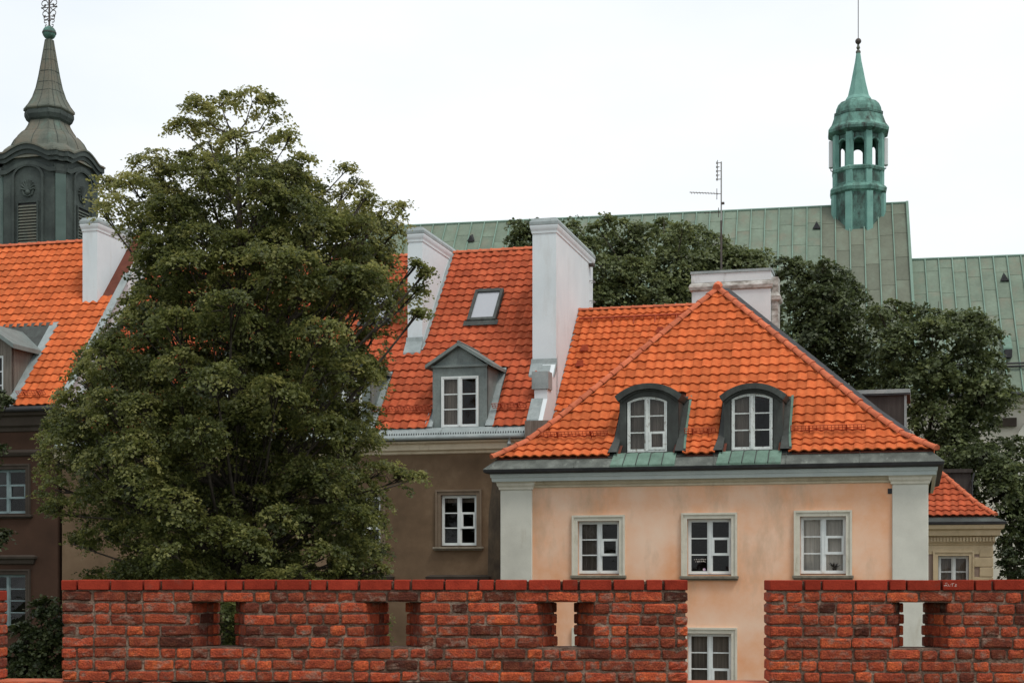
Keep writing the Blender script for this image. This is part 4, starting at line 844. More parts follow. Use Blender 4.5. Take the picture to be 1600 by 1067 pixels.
# ================================================================== church: long copper roof, lower roof, bell turret
KC = 0.2
tY = 80.0; tX = (1341-800)/FPX*tY                        # turret axis on the ridge
aC = math.atan(KC); uC = Vector((math.cos(aC), -math.sin(aC))); vC = Vector((math.sin(aC), math.cos(aC)))
RUN, TAN = 9.2, 1.19
o = Vector((tX, tY)) - vC*RUN
FK = Fr(o.x, o.y, KC)                                     # origin: eave line under the turret
church = FK.root('church', 'long church with seamed green copper roofs and cream walls behind the trees', 'church')
zrd = EYE + (HOR-321)/FPX*tY; zev = zrd - RUN*TAN
xg = FK.X(1416, RUN); x_l = FK.X(560, RUN)
m = MB(); m.box(x_l, xg-0.1, 0.7, 2*RUN-0.7, 0, zev+0.3); m.obj('wall', 'church_wall', church)
def seam_roof(name, x0, x1, y0, ze, run, tan, pitch, ridge_to, own_rows, label):
    t = Vector((0, 1, tan)).normalized(); nrm = Vector((1, 0, 0)).cross(t); Ls = run/t.y
    O = Vector((0, y0, ze))
    m = MB(); a = O.copy(); 
    m.add([(x0, y0, ze-0.06), (x1, y0, ze-0.06), (x1, y0+run, ze+run*tan-0.06), (x0, y0+run, ze+run*tan-0.06)], [(0, 1, 2, 3)])
    m.add([(x0, y0+run, ze+run*tan-0.06), (x1, y0+run, ze+run*tan-0.06), (x1, y0+2*run, ze), (x0, y0+2*run, ze)], [(0, 1, 2, 3)])
    for xx in (x0+0.05, x1-0.05): m.add([(xx, y0, ze-0.06), (xx, y0+run, ze+run*tan-0.06), (xx, y0+2*run, ze)], [(0, 1, 2)])
    rf = m.obj(name, 'church_copper', church, False, False)
    n = max(1, round((x1-x0)/pitch)); p = (x1-x0)/n; rest = MB(); seams = MB()
    for c in range(n):
        xa_, xb_ = x0 + c*p, x0 + (c+1)*p
        s = Ls; k = 0; step = [1.75, 1.2, 2.1, 1.5][c % 4]
        ln = 0.55 + random.random()*1.3
        while s > 0.05:
            e = max(0, s-ln); h1, h0 = 0.0, 0.013
            def P(x, q, h): return O + Vector((x, 0, 0)) + t*q + nrm*h
            w2 = 0.024
            V = [P(xa_+w2, e, h0), P(xb_-w2, e, h0), P(xb_-w2, s, h1), P(xa_+w2, s, h1), P(xa_+w2, e, -0.02), P(xb_-w2, e, -0.02)]
            mid = O + Vector((xa_, 0, 0)) + t*(s+e)/2; px, py = FK.pix(mid.x, mid.y, mid.z)
            F = [(0, 1, 2, 3), (4, 5, 1, 0)]
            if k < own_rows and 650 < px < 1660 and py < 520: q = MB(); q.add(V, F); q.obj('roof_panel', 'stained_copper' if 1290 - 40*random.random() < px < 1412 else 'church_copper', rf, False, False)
            else: rest.add(V, F, random.random())
            s = e; ln = 1.55 + random.random()*0.5; k += 1
        sm = MB(); sm.box(-0.026, 0.026, 0, Ls, 0, 0.085)
        V = [O + Vector((xa_+v[0], 0, 0)) + t*v[1] + nrm*v[2] for v in sm.v]
        q = MB(); q.add(V, sm.f); q.obj('standing_seam', 'church_seam', rf)
    if rest.v: tag(rest.obj('panel_field', 'church_copper', rf, False, False), kind='stuff')
    m = MB(); m.tube([(x0, y0+run, ze+run*tan+0.02), (x1, y0+run, ze+run*tan+0.02)], 0.07, 6); m.obj('ridge_roll', 'church_seam', rf)
    return rf, O, t, nrm, Ls
rf1, O1, t1, n1_, L1 = seam_roof('roof', x_l, xg, 0, zev, RUN, TAN, 0.72, 0, 6, '')
m = MB(); V = []                                           # upstand along the gable end
for q in (0, L1):
    b = O1 + t1*q; V += [b + Vector((xg-0.03, 0, 0)) - n1_*0.3, b + Vector((xg+0.10, 0, 0)) - n1_*0.3, b + Vector((xg+0.10, 0, 0)) + n1_*0.14, b + Vector((xg-0.03, 0, 0)) + n1_*0.14]
m.add(V, [(0, 3, 2, 1), (4, 5, 6, 7), (0, 1, 5, 4), (1, 2, 6, 5), (2, 3, 7, 6), (3, 0, 4, 7)]); m.obj('verge', 'church_seam', rf1)
x_r = xg + 16; y2 = 0.55; run2 = 6.35
rf2, O2, t2, n2_, L2 = seam_roof('choir_roof', xg+0.12, x_r, y2, zev-0.05, run2, TAN, 0.66, 0, 6, '')
wl = MB(); wl.box(xg-0.05, x_r, y2+0.7, y2+2*run2, 0, zev-0.1); wl.obj('choir_wall', 'church_wall', church)
m = MB(); m.band(xg, x_r, y2+0.7, y2+2*run2, [(0.0, zev-0.75), (0.12, zev-0.7), (0.14, zev-0.5), (0.4, zev-0.4), (0.42, zev-0.22)]); m.obj('cornice', 'church_wall', church)
m = MB(); m.tube([(xg, y2-0.08, zev-0.12), (x_r, y2-0.08, zev-0.12)], 0.10, 8); m.obj('gutter', 'dark_metal', church)
m = MB()
for q in range(2): m.tube([(xg+0.2, y2+0.9, zev+0.9*TAN+0.22+0.14*q), (x_r, y2+0.9, zev+0.9*TAN+0.22+0.14*q)], 0.05, 5)
m.obj('snow_rail', 'dark_metal', church)
x, z = FK.at(1570, 660, y2+0.7); m = MB(); m.box(x-0.55, x+0.5, y2+0.45, y2+0.75, z-0.2, z+0.2); m.obj('ledge', 'umber_trim', church)
x, z = FK.at(1632, 690, y2+0.7); m = MB(); n = 16; cc = [(x+1.25*math.cos(math.pi*i/n), z+1.2*math.sin(math.pi*i/n)) for i in range(n+1)]; ci = [(x+0.95*math.cos(math.pi*i/n), z+0.9*math.sin(math.pi*i/n)) for i in range(n+1)]
m.ring([(x+1.25, z-4)] + cc + [(x-1.25, z-4)], [(x+0.95, z-4)] + ci + [(x-0.95, z-4)], y2+0.5, y2+0.72); m.obj('window_surround', 'stone_white', church)
m = MB(); m.prism([(px_, y2+0.66, pz_) for px_, pz_ in [(x+0.96, z-4)] + ci + [(x-0.96, z-4)]], (0, 0.03, 0)); m.obj('window_pane', 'dark_metal', church)
def vent(fr, O, t, n, px, py, rf, big=False):
    lo, hi = 0, 14
    for _ in range(40):
        q = (lo+hi)/2; b = O + t*q
        if fr.Z(px, py, b.y) > b.z: lo = q
        else: hi = q
    b = O + t*lo; x = fr.X(px, b.y); c = Vector((x, b.y, b.z)); m = MB()
    if big:
        m.box(c.x-0.16, c.x+0.16, c.y-0.5, c.y+0.6, c.z-0.25, c.z+0.12); m.obj('roof_hatch', 'dark_metal', rf)
        m = MB(); m.prism([(c.x-0.2, c.y-0.3, c.z+0.13), (c.x+0.2, c.y-0.3, c.z+0.13), (c.x+0.2, c.y+0.55, c.z+0.85), (c.x-0.2, c.y+0.55, c.z+0.85)], (0, 0, 0.08)); m.obj('hatch_lid', 'patina', rf)
    else:
        m.prism([(c.x-0.2, c.y-0.3, c.z-0.2), (c.x+0.2, c.y-0.3, c.z-0.2), (c.x, c.y-0.3, c.z+0.12)], (0, 0.9, 0.3)); m.obj('roof_vent', 'dark_metal', rf)
for px, py in ((1276, 353), (737, 373)): vent(FK, O1, t1, n1_, px, py, rf1)
vent(FK, O2, t2, n2_, 1569, 434, rf2); vent(FK, O2, t2, n2_, 1574, 552, rf2, True)

# bell turret: octagon astride the ridge, built about the ridge point (x = 0, y = RUN)
pm = FPX/tY                                               # pixels to a metre at the turret
TA = -math.atan((1341-800)/FPX)                           # its front face looks at the old-town side
def octa(r, z, cx=0.0, cy=RUN, rot=0.0, n=8):
    """r is the distance to the flats"""
    rr = r/math.cos(math.pi/n)
    return [(cx + rr*math.cos(2*math.pi*(i+0.5)/n + rot), cy + rr*math.sin(2*math.pi*(i+0.5)/n + rot), z) for i in range(n)]
rotT = aC + TA + math.radians(2)
def zt_(py): return EYE + (HOR-py)/FPX*tY
tur = MB().loft([octa(38.5/pm, zrd-5, rot=rotT), octa(38/pm, zt_(305), rot=rotT)]).obj('turret_base', 'teal_dark', church)
def face_pts(r, i, rot=rotT):
    a = 2*math.pi*(i)/8 + rot; nrm = Vector((math.cos(a), math.sin(a), 0)); tn = Vector((-math.sin(a), math.cos(a), 0)); return Vector((0, RUN, 0)) + nrm*r, nrm, tn
def ringz(prof, mat, name, parent):
    m = MB(); m.loft([octa(r/pm, zt_(py), rot=rotT) for r, py in prof]); return m.obj(name, mat, parent)
ringz([(38, 308), (42, 305), (43, 300), (41, 297), (37, 294), (37, 291)], 'teal_copper', 'turret_moulding', tur)
ringz([(36.5, 296), (36.5, 273)], 'teal_dark', 'turret_parapet', tur)
ringz([(36, 275), (39, 273), (40, 269), (38.5, 267), (34, 266)], 'teal_copper', 'turret_sill', tur)
half = 35/pm*math.tan(math.pi/8)
for i in range(8):                                        # open arcade: eight arched panels
    c, nr, tn = face_pts(34.0/pm, i); h = half*0.97; ow = h*0.60; z0, z1 = zt_(267), zt_(214); zsp = zt_(234); n = 10
    cont = [(-h, z0), (h, z0)] + [(h*math.cos(math.pi*q/n) if False else h*(1-2*q/n), z1) for q in range(n+1)]
    inner = [(-ow, z0+0.02), (ow, z0+0.02)] + [(ow*math.cos(math.pi*q/n), zsp + ow*1.05*math.sin(math.pi*q/n)) for q in range(n+1)]
    m = MB(); m.ring(cont, inner, 0, 0.16); V = [c + tn*x - nr*y + Vector((0, 0, z)) for x, y, z in m.v]
    q = MB(); q.add(V, m.f); q.obj('arch_panel', 'teal_dark', tur)
    m = MB(); inner2 = [(x*1.22, z if z < zsp else zsp + (z-zsp)*1.22) for x, z in inner[2:]]
    path = [c + tn*x + nr*0.02 + Vector((0, 0, z)) for x, z in inner2]; m.tube(path, 0.045, 5); m.obj('arch_moulding', 'teal_copper', tur)
    a = 2*math.pi*(i+0.5)/8 + rotT; rr = 35.5/pm/math.cos(math.pi/8); p = Vector((rr*math.cos(a), RUN+rr*math.sin(a), 0)); m = MB()
    b1 = Vector((math.cos(a), math.sin(a), 0)); b2 = Vector((-math.sin(a), math.cos(a), 0))
    for (za1, zb1) in ((267, 214), (296, 274), (372, 308)):
        qq = [p + b1*s1*0.11 + b2*s2*0.19 for s1, s2 in ((-1.3, -1), (0.6, -0.85), (0.6, 0.85), (-1.3, 1))]
        z0_, z1_ = zt_(za1), zt_(zb1)
        if za1 == 372: z0_ = zrd - 4.5; qq = [p*1.0 + b1*(0.09+s1*0.11) + b2*s2*0.19 for s1, s2 in ((-1.3, -1), (0.6, -0.85), (0.6, 0.85), (-1.3, 1))]
        mm = MB(); mm.loft([[(v.x, v.y, z0_) for v in qq], [(v.x, v.y, z1_) for v in qq]]); mm.obj('turret_pilaster', 'teal_light', tur)
ringz([(36, 216), (42, 213), (45.5, 211), (46, 207), (44.5, 204)], 'teal_dark', 'turret_cornice', tur)
ringz([(45, 205), (41, 199), (38, 190), (36, 184)], 'teal_copper', 'turret_skirt', tur)
ringz([(35.5, 185), (37, 184), (37, 180.5), (35, 179.5)], 'teal_dark', 'turret_rim', tur)
ringz([(35, 180), (34, 174), (31, 167), (26, 161.5), (19.5, 158.5)], 'teal_copper', 'turret_dome', tur)
ringz([(19.5, 159), (19.5, 157.5), (16, 152), (11.5, 132), (8, 113), (5, 97), (3.2, 84)], 'teal_light', 'turret_spire', tur)
m = MB(); m.tube([(0, RUN, zt_(85)), (0, RUN, zt_(70))], 0.06, 8)
def ball(m, c, r, n=12):
    rings = [[(c[0]+r*math.sin(math.pi*j/8)*math.cos(2*math.pi*q/n), c[1]+r*math.sin(math.pi*j/8)*math.sin(2*math.pi*q/n), c[2]-r*math.cos(math.pi*j/8)) for q in range(n)] for j in range(9)]
    rings[0] = [(c[0]+0.01*math.cos(2*math.pi*q/n), c[1]+0.01*math.sin(2*math.pi*q/n), c[2]-r) for q in range(n)]; rings[-1] = [(c[0]+0.01*math.cos(2*math.pi*q/n), c[1]+0.01*math.sin(2*math.pi*q/n), c[2]+r) for q in range(n)]
    m.loft(rings)
for py, r in ((82, 0.13), (75, 0.10)): ball(m, (0, RUN, zt_(py)), r)
fin = m.obj('finial', 'spire_copper', tur, True)
m = MB(); ball(m, (0, RUN, zt_(65)), 0.16); m.obj('finial_ball', 'rust_steel', tur, True)
m = MB(); m.tube([(0, RUN, zt_(62)), (0, RUN, zt_(-40))], 0.022, 5); m.obj('lightning_rod', 'rust_steel', tur)
for s in (-1, 1):                                          # white panel aerials clamped to the sides
    a = rotT - math.pi/2 + s*math.radians(86); rr = 42/pm; p = Vector((rr*math.cos(a), RUN+rr*math.sin(a), 0)); m = MB()
    m.box(p.x-0.11, p.x+0.11, p.y-0.15, p.y+0.15, zt_(262), zt_(220)); soft(m.obj('panel_aerial', 'antenna_white', tur), 0.04, 2)
    m = MB(); m.tube([(p.x, p.y, zt_(262)), (p.x, p.y, zt_(266)), (p.x*0.85, RUN+(p.y-RUN)*0.85, zt_(270))], 0.03, 5); m.obj('aerial_cable', 'rust_steel', tur)
    m = MB(); m.tube([(p.x, p.y, zt_(240)), (p.x*0.8, RUN+(p.y-RUN)*0.8, zt_(240))], 0.04, 5); m.obj('aerial_bracket', 'rust_steel', tur)

# ================================================================== dark baroque tower on the left
wY = 75.0; wX = (77-800)/FPX*wY; FT = Fr(wX, wY, 0.268)
tower = FT.root('church_tower', 'dark copper clad baroque belfry with bell roof, spire and wrought cross', 'tower')
pt = FPX/wY
def tz(py): return EYE + (HOR-py)/pt
def csq(h, z, c=0.26, off=0.0):
    k = h*c; return [(-h+k, -h, z), (h-k, -h, z), (h, -h+k, z), (h, h-k, z), (h-k, h, z), (-h+k, h, z), (-h, h-k, z), (-h, -h+k, z)]
HB = 1.82
m = MB(); m.loft([csq(HB, 0), csq(HB, tz(262))]); m.obj('belfry', 'tower_copper', tower)
for qd in range(4):
    Rm = Matrix.Rotation(qd*math.pi/2, 4, 'Z')
    def put(mb, name, mat, par=tower, smooth=False):
        q = MB(); q.add([Rm @ Vector(v) for v in mb.v], mb.f); return q.obj(name, mat, par, smooth)
    hw = HB*0.74
    # arched panel frame, louvre, shell
    n = 12; ow = 0.86; zsp = tz(292); m = MB()
    oc = [(-ow, tz(440)), (ow, tz(440))] + [(ow*math.cos(math.pi*q/n), zsp+ow*0.75*math.sin(math.pi*q/n)) for q in range(n+1)]
    ic = [(x*0.86, z if z < zsp else zsp+(z-zsp)*0.84) for x, z in oc]; ic[0] = (ic[0][0], tz(439)); ic[1] = (ic[1][0], tz(439))
    m.ring(oc, ic, -HB-0.09, -HB+0.02); pn = put(m, 'arched_panel', 'tower_copper')
    m = MB(); lw_, l0, l1 = 0.50, tz(420), tz(331); m.ring(rect(-lw_-0.07, lw_+0.07, l0, l1+0.07), rect(-lw_, lw_, l0+0.01, l1), -HB-0.10, -HB+0.02); lf = put(m, 'louvre_frame', 'tower_copper')
    m = MB(); m.box(-lw_, lw_, -HB-0.012, -HB-0.006, l0, l1); put(m, 'louvre_back', 'dark_metal', lf)
    z = l0
    while z < l1-0.05:
        m = MB(); m.prism([(-lw_, -HB-0.09, z), (-lw_, -HB-0.09, z+0.035), (-lw_, -HB-0.01, z+0.12), (-lw_, -HB-0.01, z+0.085)], (2*lw_, 0, 0)); put(m, 'slat', 'spire_copper', lf); z += 0.145
    m = MB(); c = Vector((0, -HB-0.03, tz(312)))
    for k in range(9):
        a = math.radians(10 + 160*k/8); e = c + Vector((math.cos(a)*0.38, -0.02, math.sin(a)*0.5)); m.tube([c, c.lerp(e, .6), e], [0.03, 0.05, 0.065], 6)
    ball(m, (0, -HB-0.04, tz(315)), 0.13, 8); m.tube([c + Vector((-0.3, 0, 0.02)), c + Vector((-0.22, 0, -0.2)), c + Vector((0, 0, -0.28)), c + Vector((0.22, 0, -0.2)), c + Vector((0.3, 0, 0.02))], 0.05, 6); put(m, 'shell_ornament', 'tower_copper')
    # corner pilasters on the chamfers
    kk = HB*0.26; cx, cy = HB-kk/2, -HB+kk/2; d1 = Vector((1, -1, 0)).normalized(); d2 = Vector((1, 1, 0)).normalized(); cc = Vector((cx, cy, 0))
    m = MB(); qq = [cc + d2*s*kk*0.52 + d1*t_ for s, t_ in ((-1, -0.1), (-1, 0.09), (1, 0.09), (1, -0.1))]; m.loft([[(v.x, v.y, 0) for v in qq], [(v.x, v.y, tz(284)) for v in qq]]); put(m, 'corner_pilaster', 'tower_green')
    m = MB(); m.loft([[((cc + d2*s*kk*0.52*f + d1*t_*f).x, (cc + d2*s*kk*0.52*f + d1*t_*f).y, z) for s, t_ in ((-1, -0.2), (-1, 0.1), (1, 0.1), (1, -0.2))] for f, z in ((1.0, tz(288)), (1.25, tz(284)), (1.2, tz(280)), (1.4, tz(274)))]); put(m, 'pilaster_capital', 'tower_copper')
    # entablature rising in an arch over each face
    N = 28; hw2 = HB + 0.30
    def yc_(x): return 0.40*max(0, math.cos(x/1.18*math.pi/2))**1.1 if abs(x) < 1.18 else 0.0
    for (dz0, dz1, pr, nm, mt) in ((-0.62, -0.42, 0.10, 'architrave', 'tower_copper'), (-0.10, 0.10, 0.16, 'cornice', 'tower_copper'), (0.10, 0.34, 0.24, 'cornice', 'tower_copper'), (0.34, 0.42, 0.29, 'cornice_flashing', 'spire_copper')):
        m = MB(); rings = []
        xe = HB - kk + 0.16 if pr < 0.12 else HB - kk*0.55 + pr*0.5
        for i in range(N+1):
            x = -xe + 2*xe*i/N; z = tz(266) + yc_(x)
            rings.append([(x, -HB-pr, z+dz0), (x, -HB-pr, z+dz1), (x, -HB+0.5, z+dz1+0.04), (x, -HB+0.5, z+dz0)])
        m.loft(rings); put(m, nm, mt)
    for (dz0, dz1, pr, nm, mt) in ((-0.10, 0.10, 0.14, 'corner_cornice', 'tower_copper'), (0.10, 0.34, 0.22, 'corner_cornice', 'tower_copper'), (0.34, 0.42, 0.27, 'corner_flashing', 'spire_copper')):
        m = MB(); qq = [cc + d2*s*(kk*0.72 + pr*0.6) + d1*t_ for s, t_ in ((-1, -0.5), (-1, pr+0.03), (1, pr+0.03), (1, -0.5))]; m.loft([[(v.x, v.y, tz(266)+dz0) for v in qq], [(v.x, v.y, tz(266)+dz1) for v in qq]]); put(m, nm, mt)
m = MB(); m.loft([csq(HB+0.16, tz(262)), csq(1.80, tz(246)), csq(1.60, tz(239))]); m.obj('roof_base', 'spire_copper', tower)
f_ = 1/(pt*1.20)
def tier(name, mat, prof, par=None, rings=()):
    m = MB(); m.loft([csq(r*f_, tz(py), 0.42) for r, py in prof]); o = m.obj(name, mat, tower)
    for i in range(8):                                     # standing seams up the arrises and the middle of each face
        for mid in (0, 1):
            P_ = []
            for r, py in prof:
                c = csq(r*f_*1.006, tz(py), 0.42); p = Vector(c[i]).lerp(Vector(c[(i+1) % 8]), 0.5*mid); P_.append(p)
            q = MB(); q.tube(P_, 0.022 if not mid else 0.015, 4, False); q.obj('seam', 'tower_copper' if mid else mat, o)
    return o
tier('bell_roof', 'spire_copper', [(58, 243), (62, 240), (60.5, 236.5), (58.5, 231), (54, 223), (47.5, 216), (43, 212.5)])
tier('roof_neck', 'spire_copper', [(41.5, 213), (41, 211), (36, 204), (32.5, 198), (31, 193)])
tier('roof_bulb', 'tower_copper', [(30, 195), (35, 191), (38, 185), (38, 180), (36, 177)])
tier('spire', 'spire_copper', [(37, 178), (39.5, 176), (39.5, 174), (33, 166), (26, 154), (20.5, 138), (16.5, 120), (12.5, 98), (8.5, 75), (6.5, 63)])
for r, py in ((23, 146), (19, 132), (15.5, 114), (12, 96), (9.4, 80)):
    m = MB(); c = csq(r*f_*1.012, tz(py), 0.42); m.tube([Vector(p) for p in c] + [Vector(c[0])], 0.014, 4, False); m.obj('spire_joint', 'tower_copper', tower)
m = MB(); ball(m, (0, 0, tz(52)), 0.33, 14); m.obj('orb', 'teal_copper', tower, True)
m = MB(); m.tube([(0, 0, tz(52)-0.035), (0, 0, tz(52)+0.035)], 0.345, 16); m.obj('orb_band', 'tower_copper', tower)
m = MB(); m.tube([(0, 0, tz(43)), (0, 0, tz(-55))], 0.045, 6); arms = []
m.tube([(-0.85, 0, tz(-22)), (0.85, 0, tz(-22))], 0.045, 6); cr = m.obj('cross', 'rust_steel', tower)
def scroll(c, sx, sz, r=0.22):
    m = MB(); pts = [(c[0] + sx*r*(1-q/14*0.7)*math.cos(q*0.42), c[1], c[2] + sz*r*(1-q/14*0.7)*math.sin(q*0.42)) for q in range(14)]; m.tube(pts, 0.022, 5); m.obj('scroll', 'rust_steel', cr)
for py, r in ((34, 0.20), (22, 0.26), (6, 0.30), (-10, 0.3)):
    for s in (-1, 1): scroll((s*r*0.95, 0, tz(py)), -s, 1, r*0.7); scroll((s*r*0.8, 0, tz(py)-0.2), -s, -1, r*0.5)
m = MB()
for py, w_ in ((26, 0.28), (12, 0.40), (8, 0.22)):
    m.tube([(-w_, 0, tz(py)), (w_, 0, tz(py))], 0.022, 5); ball(m, (-w_, 0, tz(py)), 0.05, 6); ball(m, (w_, 0, tz(py)), 0.05, 6)
tag(m.obj('cross_ornament', 'rust_steel', cr), kind='stuff')

# ================================================================== TV aerial on the broad chimney
ax, ay = FB.X(1127, yc+0.45), yc+0.45; FA = FB.sub(ax, ay); az = lambda py: FA.Z(1127, py)
ant = FA.root('tv_aerial', 'thin television aerial mast on the broad weathered chimney', 'aerial'); zb0 = zct4+0.13
ant.location.z = zb0
m = MB(); m.tube([(0, 0, 0), (0, 0, az(345)-zb0)], 0.032, 6); m.obj('mast_foot', 'rust_steel', ant)
m = MB(); m.tube([(0, 0, az(345)-zb0), (0, 0, az(253)-zb0)], 0.022, 6); m.obj('mast', 'steel', ant)
m = MB(); zq = az(303)-zb0; m.tube([(0, 0, zq), (-0.92, -0.1, zq+0.08)], 0.013, 5)
for k in range(10): x = -0.12-0.085*k; m.tube([(x, -0.14, zq+0.01-x*0.08), (x, 0.14, zq+0.01-x*0.08)], 0.007, 4)
m.tube([(-0.13, 0, zq-0.16), (-0.13, 0, zq+0.16)], 0.012, 4); m.obj('yagi_boom', 'steel', ant)
m = MB(); z0, z1 = az(282)-zb0, az(250)-zb0; m.tube([(-0.11, 0, z0), (-0.11, 0, z1)], 0.012, 4)
for k in range(5): z = z0+(z1-z0)*(k+0.3)/5; m.tube([(-0.11, 0, z), (-0.05 if k % 2 else 0.0, 0, z)], 0.012, 4); m.box(-0.15, -0.10, -0.03, 0.03, z-0.03, z+0.03)
m.obj('panel_dipole', 'steel', ant)
m = MB(); zq = az(332)-zb0; m.tube([(0, 0, zq), (-0.5, 0.05, zq+0.03)], 0.011, 5)
for k in range(5): x = -0.08-0.1*k; m.tube([(x, -0.12, zq), (x, 0.12, zq+0.02)], 0.007, 4)
m.tube([(-0.08, 0, zq-0.14), (-0.08, 0, zq+0.14)], 0.011, 4); m.obj('yagi_boom', 'rust_steel', ant)
m = MB(); m.box(0.01, 0.09, -0.04, 0.04, az(318)-zb0-0.03, az(318)-zb0+0.03); m.obj('junction_box', 'rust_steel', ant)

# ================================================================== foliage
def leaf_cloud(name, mat, parent, pts, nrm, size, tint, aspect=0.8):
    """one mesh of folded leaves: pts (n,3), nrm (n,3) facing, size (n,), tint (n,)"""
    n = len(pts); r = RNG.normal(size=(n, 3)); a = np.cross(nrm, r); a /= np.linalg.norm(a, axis=1)[:, None] + 1e-9
    b = np.cross(nrm, a); b /= np.linalg.norm(b, axis=1)[:, None] + 1e-9; nn = np.cross(a, b)
    s = size[:, None]
    base = pts - a*s*0.5; tip = pts + a*s*0.5 - nn*s*0.12; l = pts - a*s*0.08 + b*s*0.5*aspect + nn*s*0.14; rr = pts - a*s*0.08 - b*s*0.5*aspect + nn*s*0.14
    V = np.stack([base, rr, tip, l], axis=1).reshape(-1, 3)
    me = bpy.data.meshes.new(name); me.vertices.add(4*n); me.vertices.foreach_set('co', V.astype(np.float32).ravel())
    me.loops.add(6*n); me.polygons.add(2*n)
    idx = (np.arange(n)*4)[:, None] + np.array([0, 1, 2, 0, 2, 3])[None, :]
    me.loops.foreach_set('vertex_index', idx.astype(np.int32).ravel()); me.polygons.foreach_set('loop_start', (np.arange(2*n)*3).astype(np.int32))
    at = me.attributes.new('tint', 'FLOAT', 'POINT'); at.data.foreach_set('value', np.repeat(np.clip(tint, 0, 1), 4).astype(np.float32))
    me.update(calc_edges=True); me.materials.append(M[mat]); o = link(name, me, parent); tag(o, kind='stuff'); return o
def sprays(clumps, per_area, leaves, spread, leaf, tint_base=0.45, tint_var=0.2, droop=0.35, fill=0.25, thin=0.33, up_bias=0.35, floor=None):
    """leafy sprays over the shells of clumps (x, y, z, r, squash); returns leaf arrays and the spray centres"""
    P, Nn, S, T, tw = [], [], [], [], []
    for (cx, cy, cz_, r, sq, tb) in clumps:
        k = max(6, int(per_area * r*r)); d = RNG.normal(size=(k, 3)); d[:, 2] += up_bias; d /= np.linalg.norm(d, axis=1)[:, None]
        rad = r*(1 - fill*RNG.random(k)**1.4 - (RNG.random(k) < 0.18)*0.25*RNG.random(k))*(0.93+0.16*RNG.random(k))
        c = np.array([cx, cy, cz_]) + d*rad[:, None]*np.array([1, 1, sq])
        m_ = leaves; st = tint_base + tb + RNG.normal(0, tint_var, k)
        out = d.copy(); out[:, 2] -= droop; out /= np.linalg.norm(out, axis=1)[:, None]
        sc = spread*(0.65 + 0.7*RNG.random(k))
        q = RNG.normal(size=(k, m_, 3)); q /= np.linalg.norm(q, axis=2)[:, :, None]; q *= (RNG.random((k, m_, 1))**0.45)
        nr = d*0.55 + np.array([0, 0, 0.85]) + RNG.normal(0, 0.25, (k, 3)); nr /= np.linalg.norm(nr, axis=1)[:, None]
        qn = np.einsum('kmi,ki->km', q, nr); q = q - nr[:, None, :]*(qn*(1-thin))[:, :, None]
        qo = np.einsum('kmi,ki->km', q, out)
        pos = c[:, None, :] + q*sc[:, None, None] + out[:, None, :]*(np.abs(qo)*0.35*sc[:, None])[:, :, None]
        pos[:, :, 2] -= (np.linalg.norm(q, axis=2)**2)*sc[:, None]*droop
        ln = nr[:, None, :] + RNG.normal(0, 0.42, (k, m_, 3)); ln /= np.linalg.norm(ln, axis=2)[:, :, None]
        P.append(pos.reshape(-1, 3)); Nn.append(ln.reshape(-1, 3)); S.append(leaf*(0.45 + 0.85*RNG.random(k*m_))); T.append((st[:, None] + RNG.normal(0, 0.13, (k, m_))).ravel()); tw.append(np.hstack([c, np.tile([[cx, cy, cz_]], (k, 1))]))
    P, Nn, S, T = np.concatenate(P), np.concatenate(Nn), np.concatenate(S), np.concatenate(T)
    if floor is not None: ok = P[:, 2] > floor; P, Nn, S, T = P[ok], Nn[ok], S[ok], T[ok]
    return P, Nn, S, T, np.concatenate(tw)
def limbs(root, base, forks, clumps, r0, twigs=None, twig_n=0):
    """trunk with limbs bending up to every clump, thin twigs out to some sprays"""
    m = MB(); top = Vector(forks[-1]); b = Vector(base)
    path = [b, b + (Vector(forks[0])-b)*0.12] + [Vector(f) for f in forks]; k = len(path); m.tube(path, [r0*1.45, r0] + [r0*(1 - 0.96*((i+1)/(k-2))**0.75) for i in range(k-2)], 12)
    t = m.obj('trunk', 'bark', root, True)
    m = MB()
    for (cx, cy, cz_, r, sq, tb) in clumps:
        c = Vector((cx, cy, cz_)); f = min((Vector(p) for p in forks), key=lambda p: (p-c).length + (4.0 if p.z > c.z - 0.7*(Vector((p.x-c.x, p.y-c.y)).length) else 0)*1.0)
        d = c - f; mid = f + d*0.5 + Vector((random.gauss(0, .12), random.gauss(0, .12), -0.08*d.length)); rr = 0.010 + 0.0065*d.length
        m.tube([f, f.lerp(mid, .5) + Vector((0, 0, 0.02)), mid, mid.lerp(c, .55), c], [rr*1.5, rr*1.15, rr*.85, rr*.55, rr*.3], 7)
        for k_ in range(5):
            e = c + Vector((random.gauss(0, 1), random.gauss(0, 1), random.gauss(0.35, .7))).normalized()*r*0.75; m.tube([c.lerp(mid, 0.3*random.random()), c.lerp(e, .5) + Vector((0, 0, 0.04)), e], [rr*.36, rr*.24, 0.005], 5)
    if twigs is not None and twig_n:
        for i in RNG.choice(len(twigs), min(twig_n, len(twigs)), replace=False):
            c, o_ = Vector(twigs[i][:3]), Vector(twigs[i][3:]); m.tube([o_.lerp(c, .35), o_.lerp(c, .7) + Vector((0, 0, 0.03)), c], [0.014, 0.009, 0.004], 4)
    tag(m.obj('limb', 'bark', t, True), kind='stuff')
    return t
def pt3(px, py, Y): return ((px-800)/FPX*Y, Y, EYE + (HOR-py)/FPX*Y)

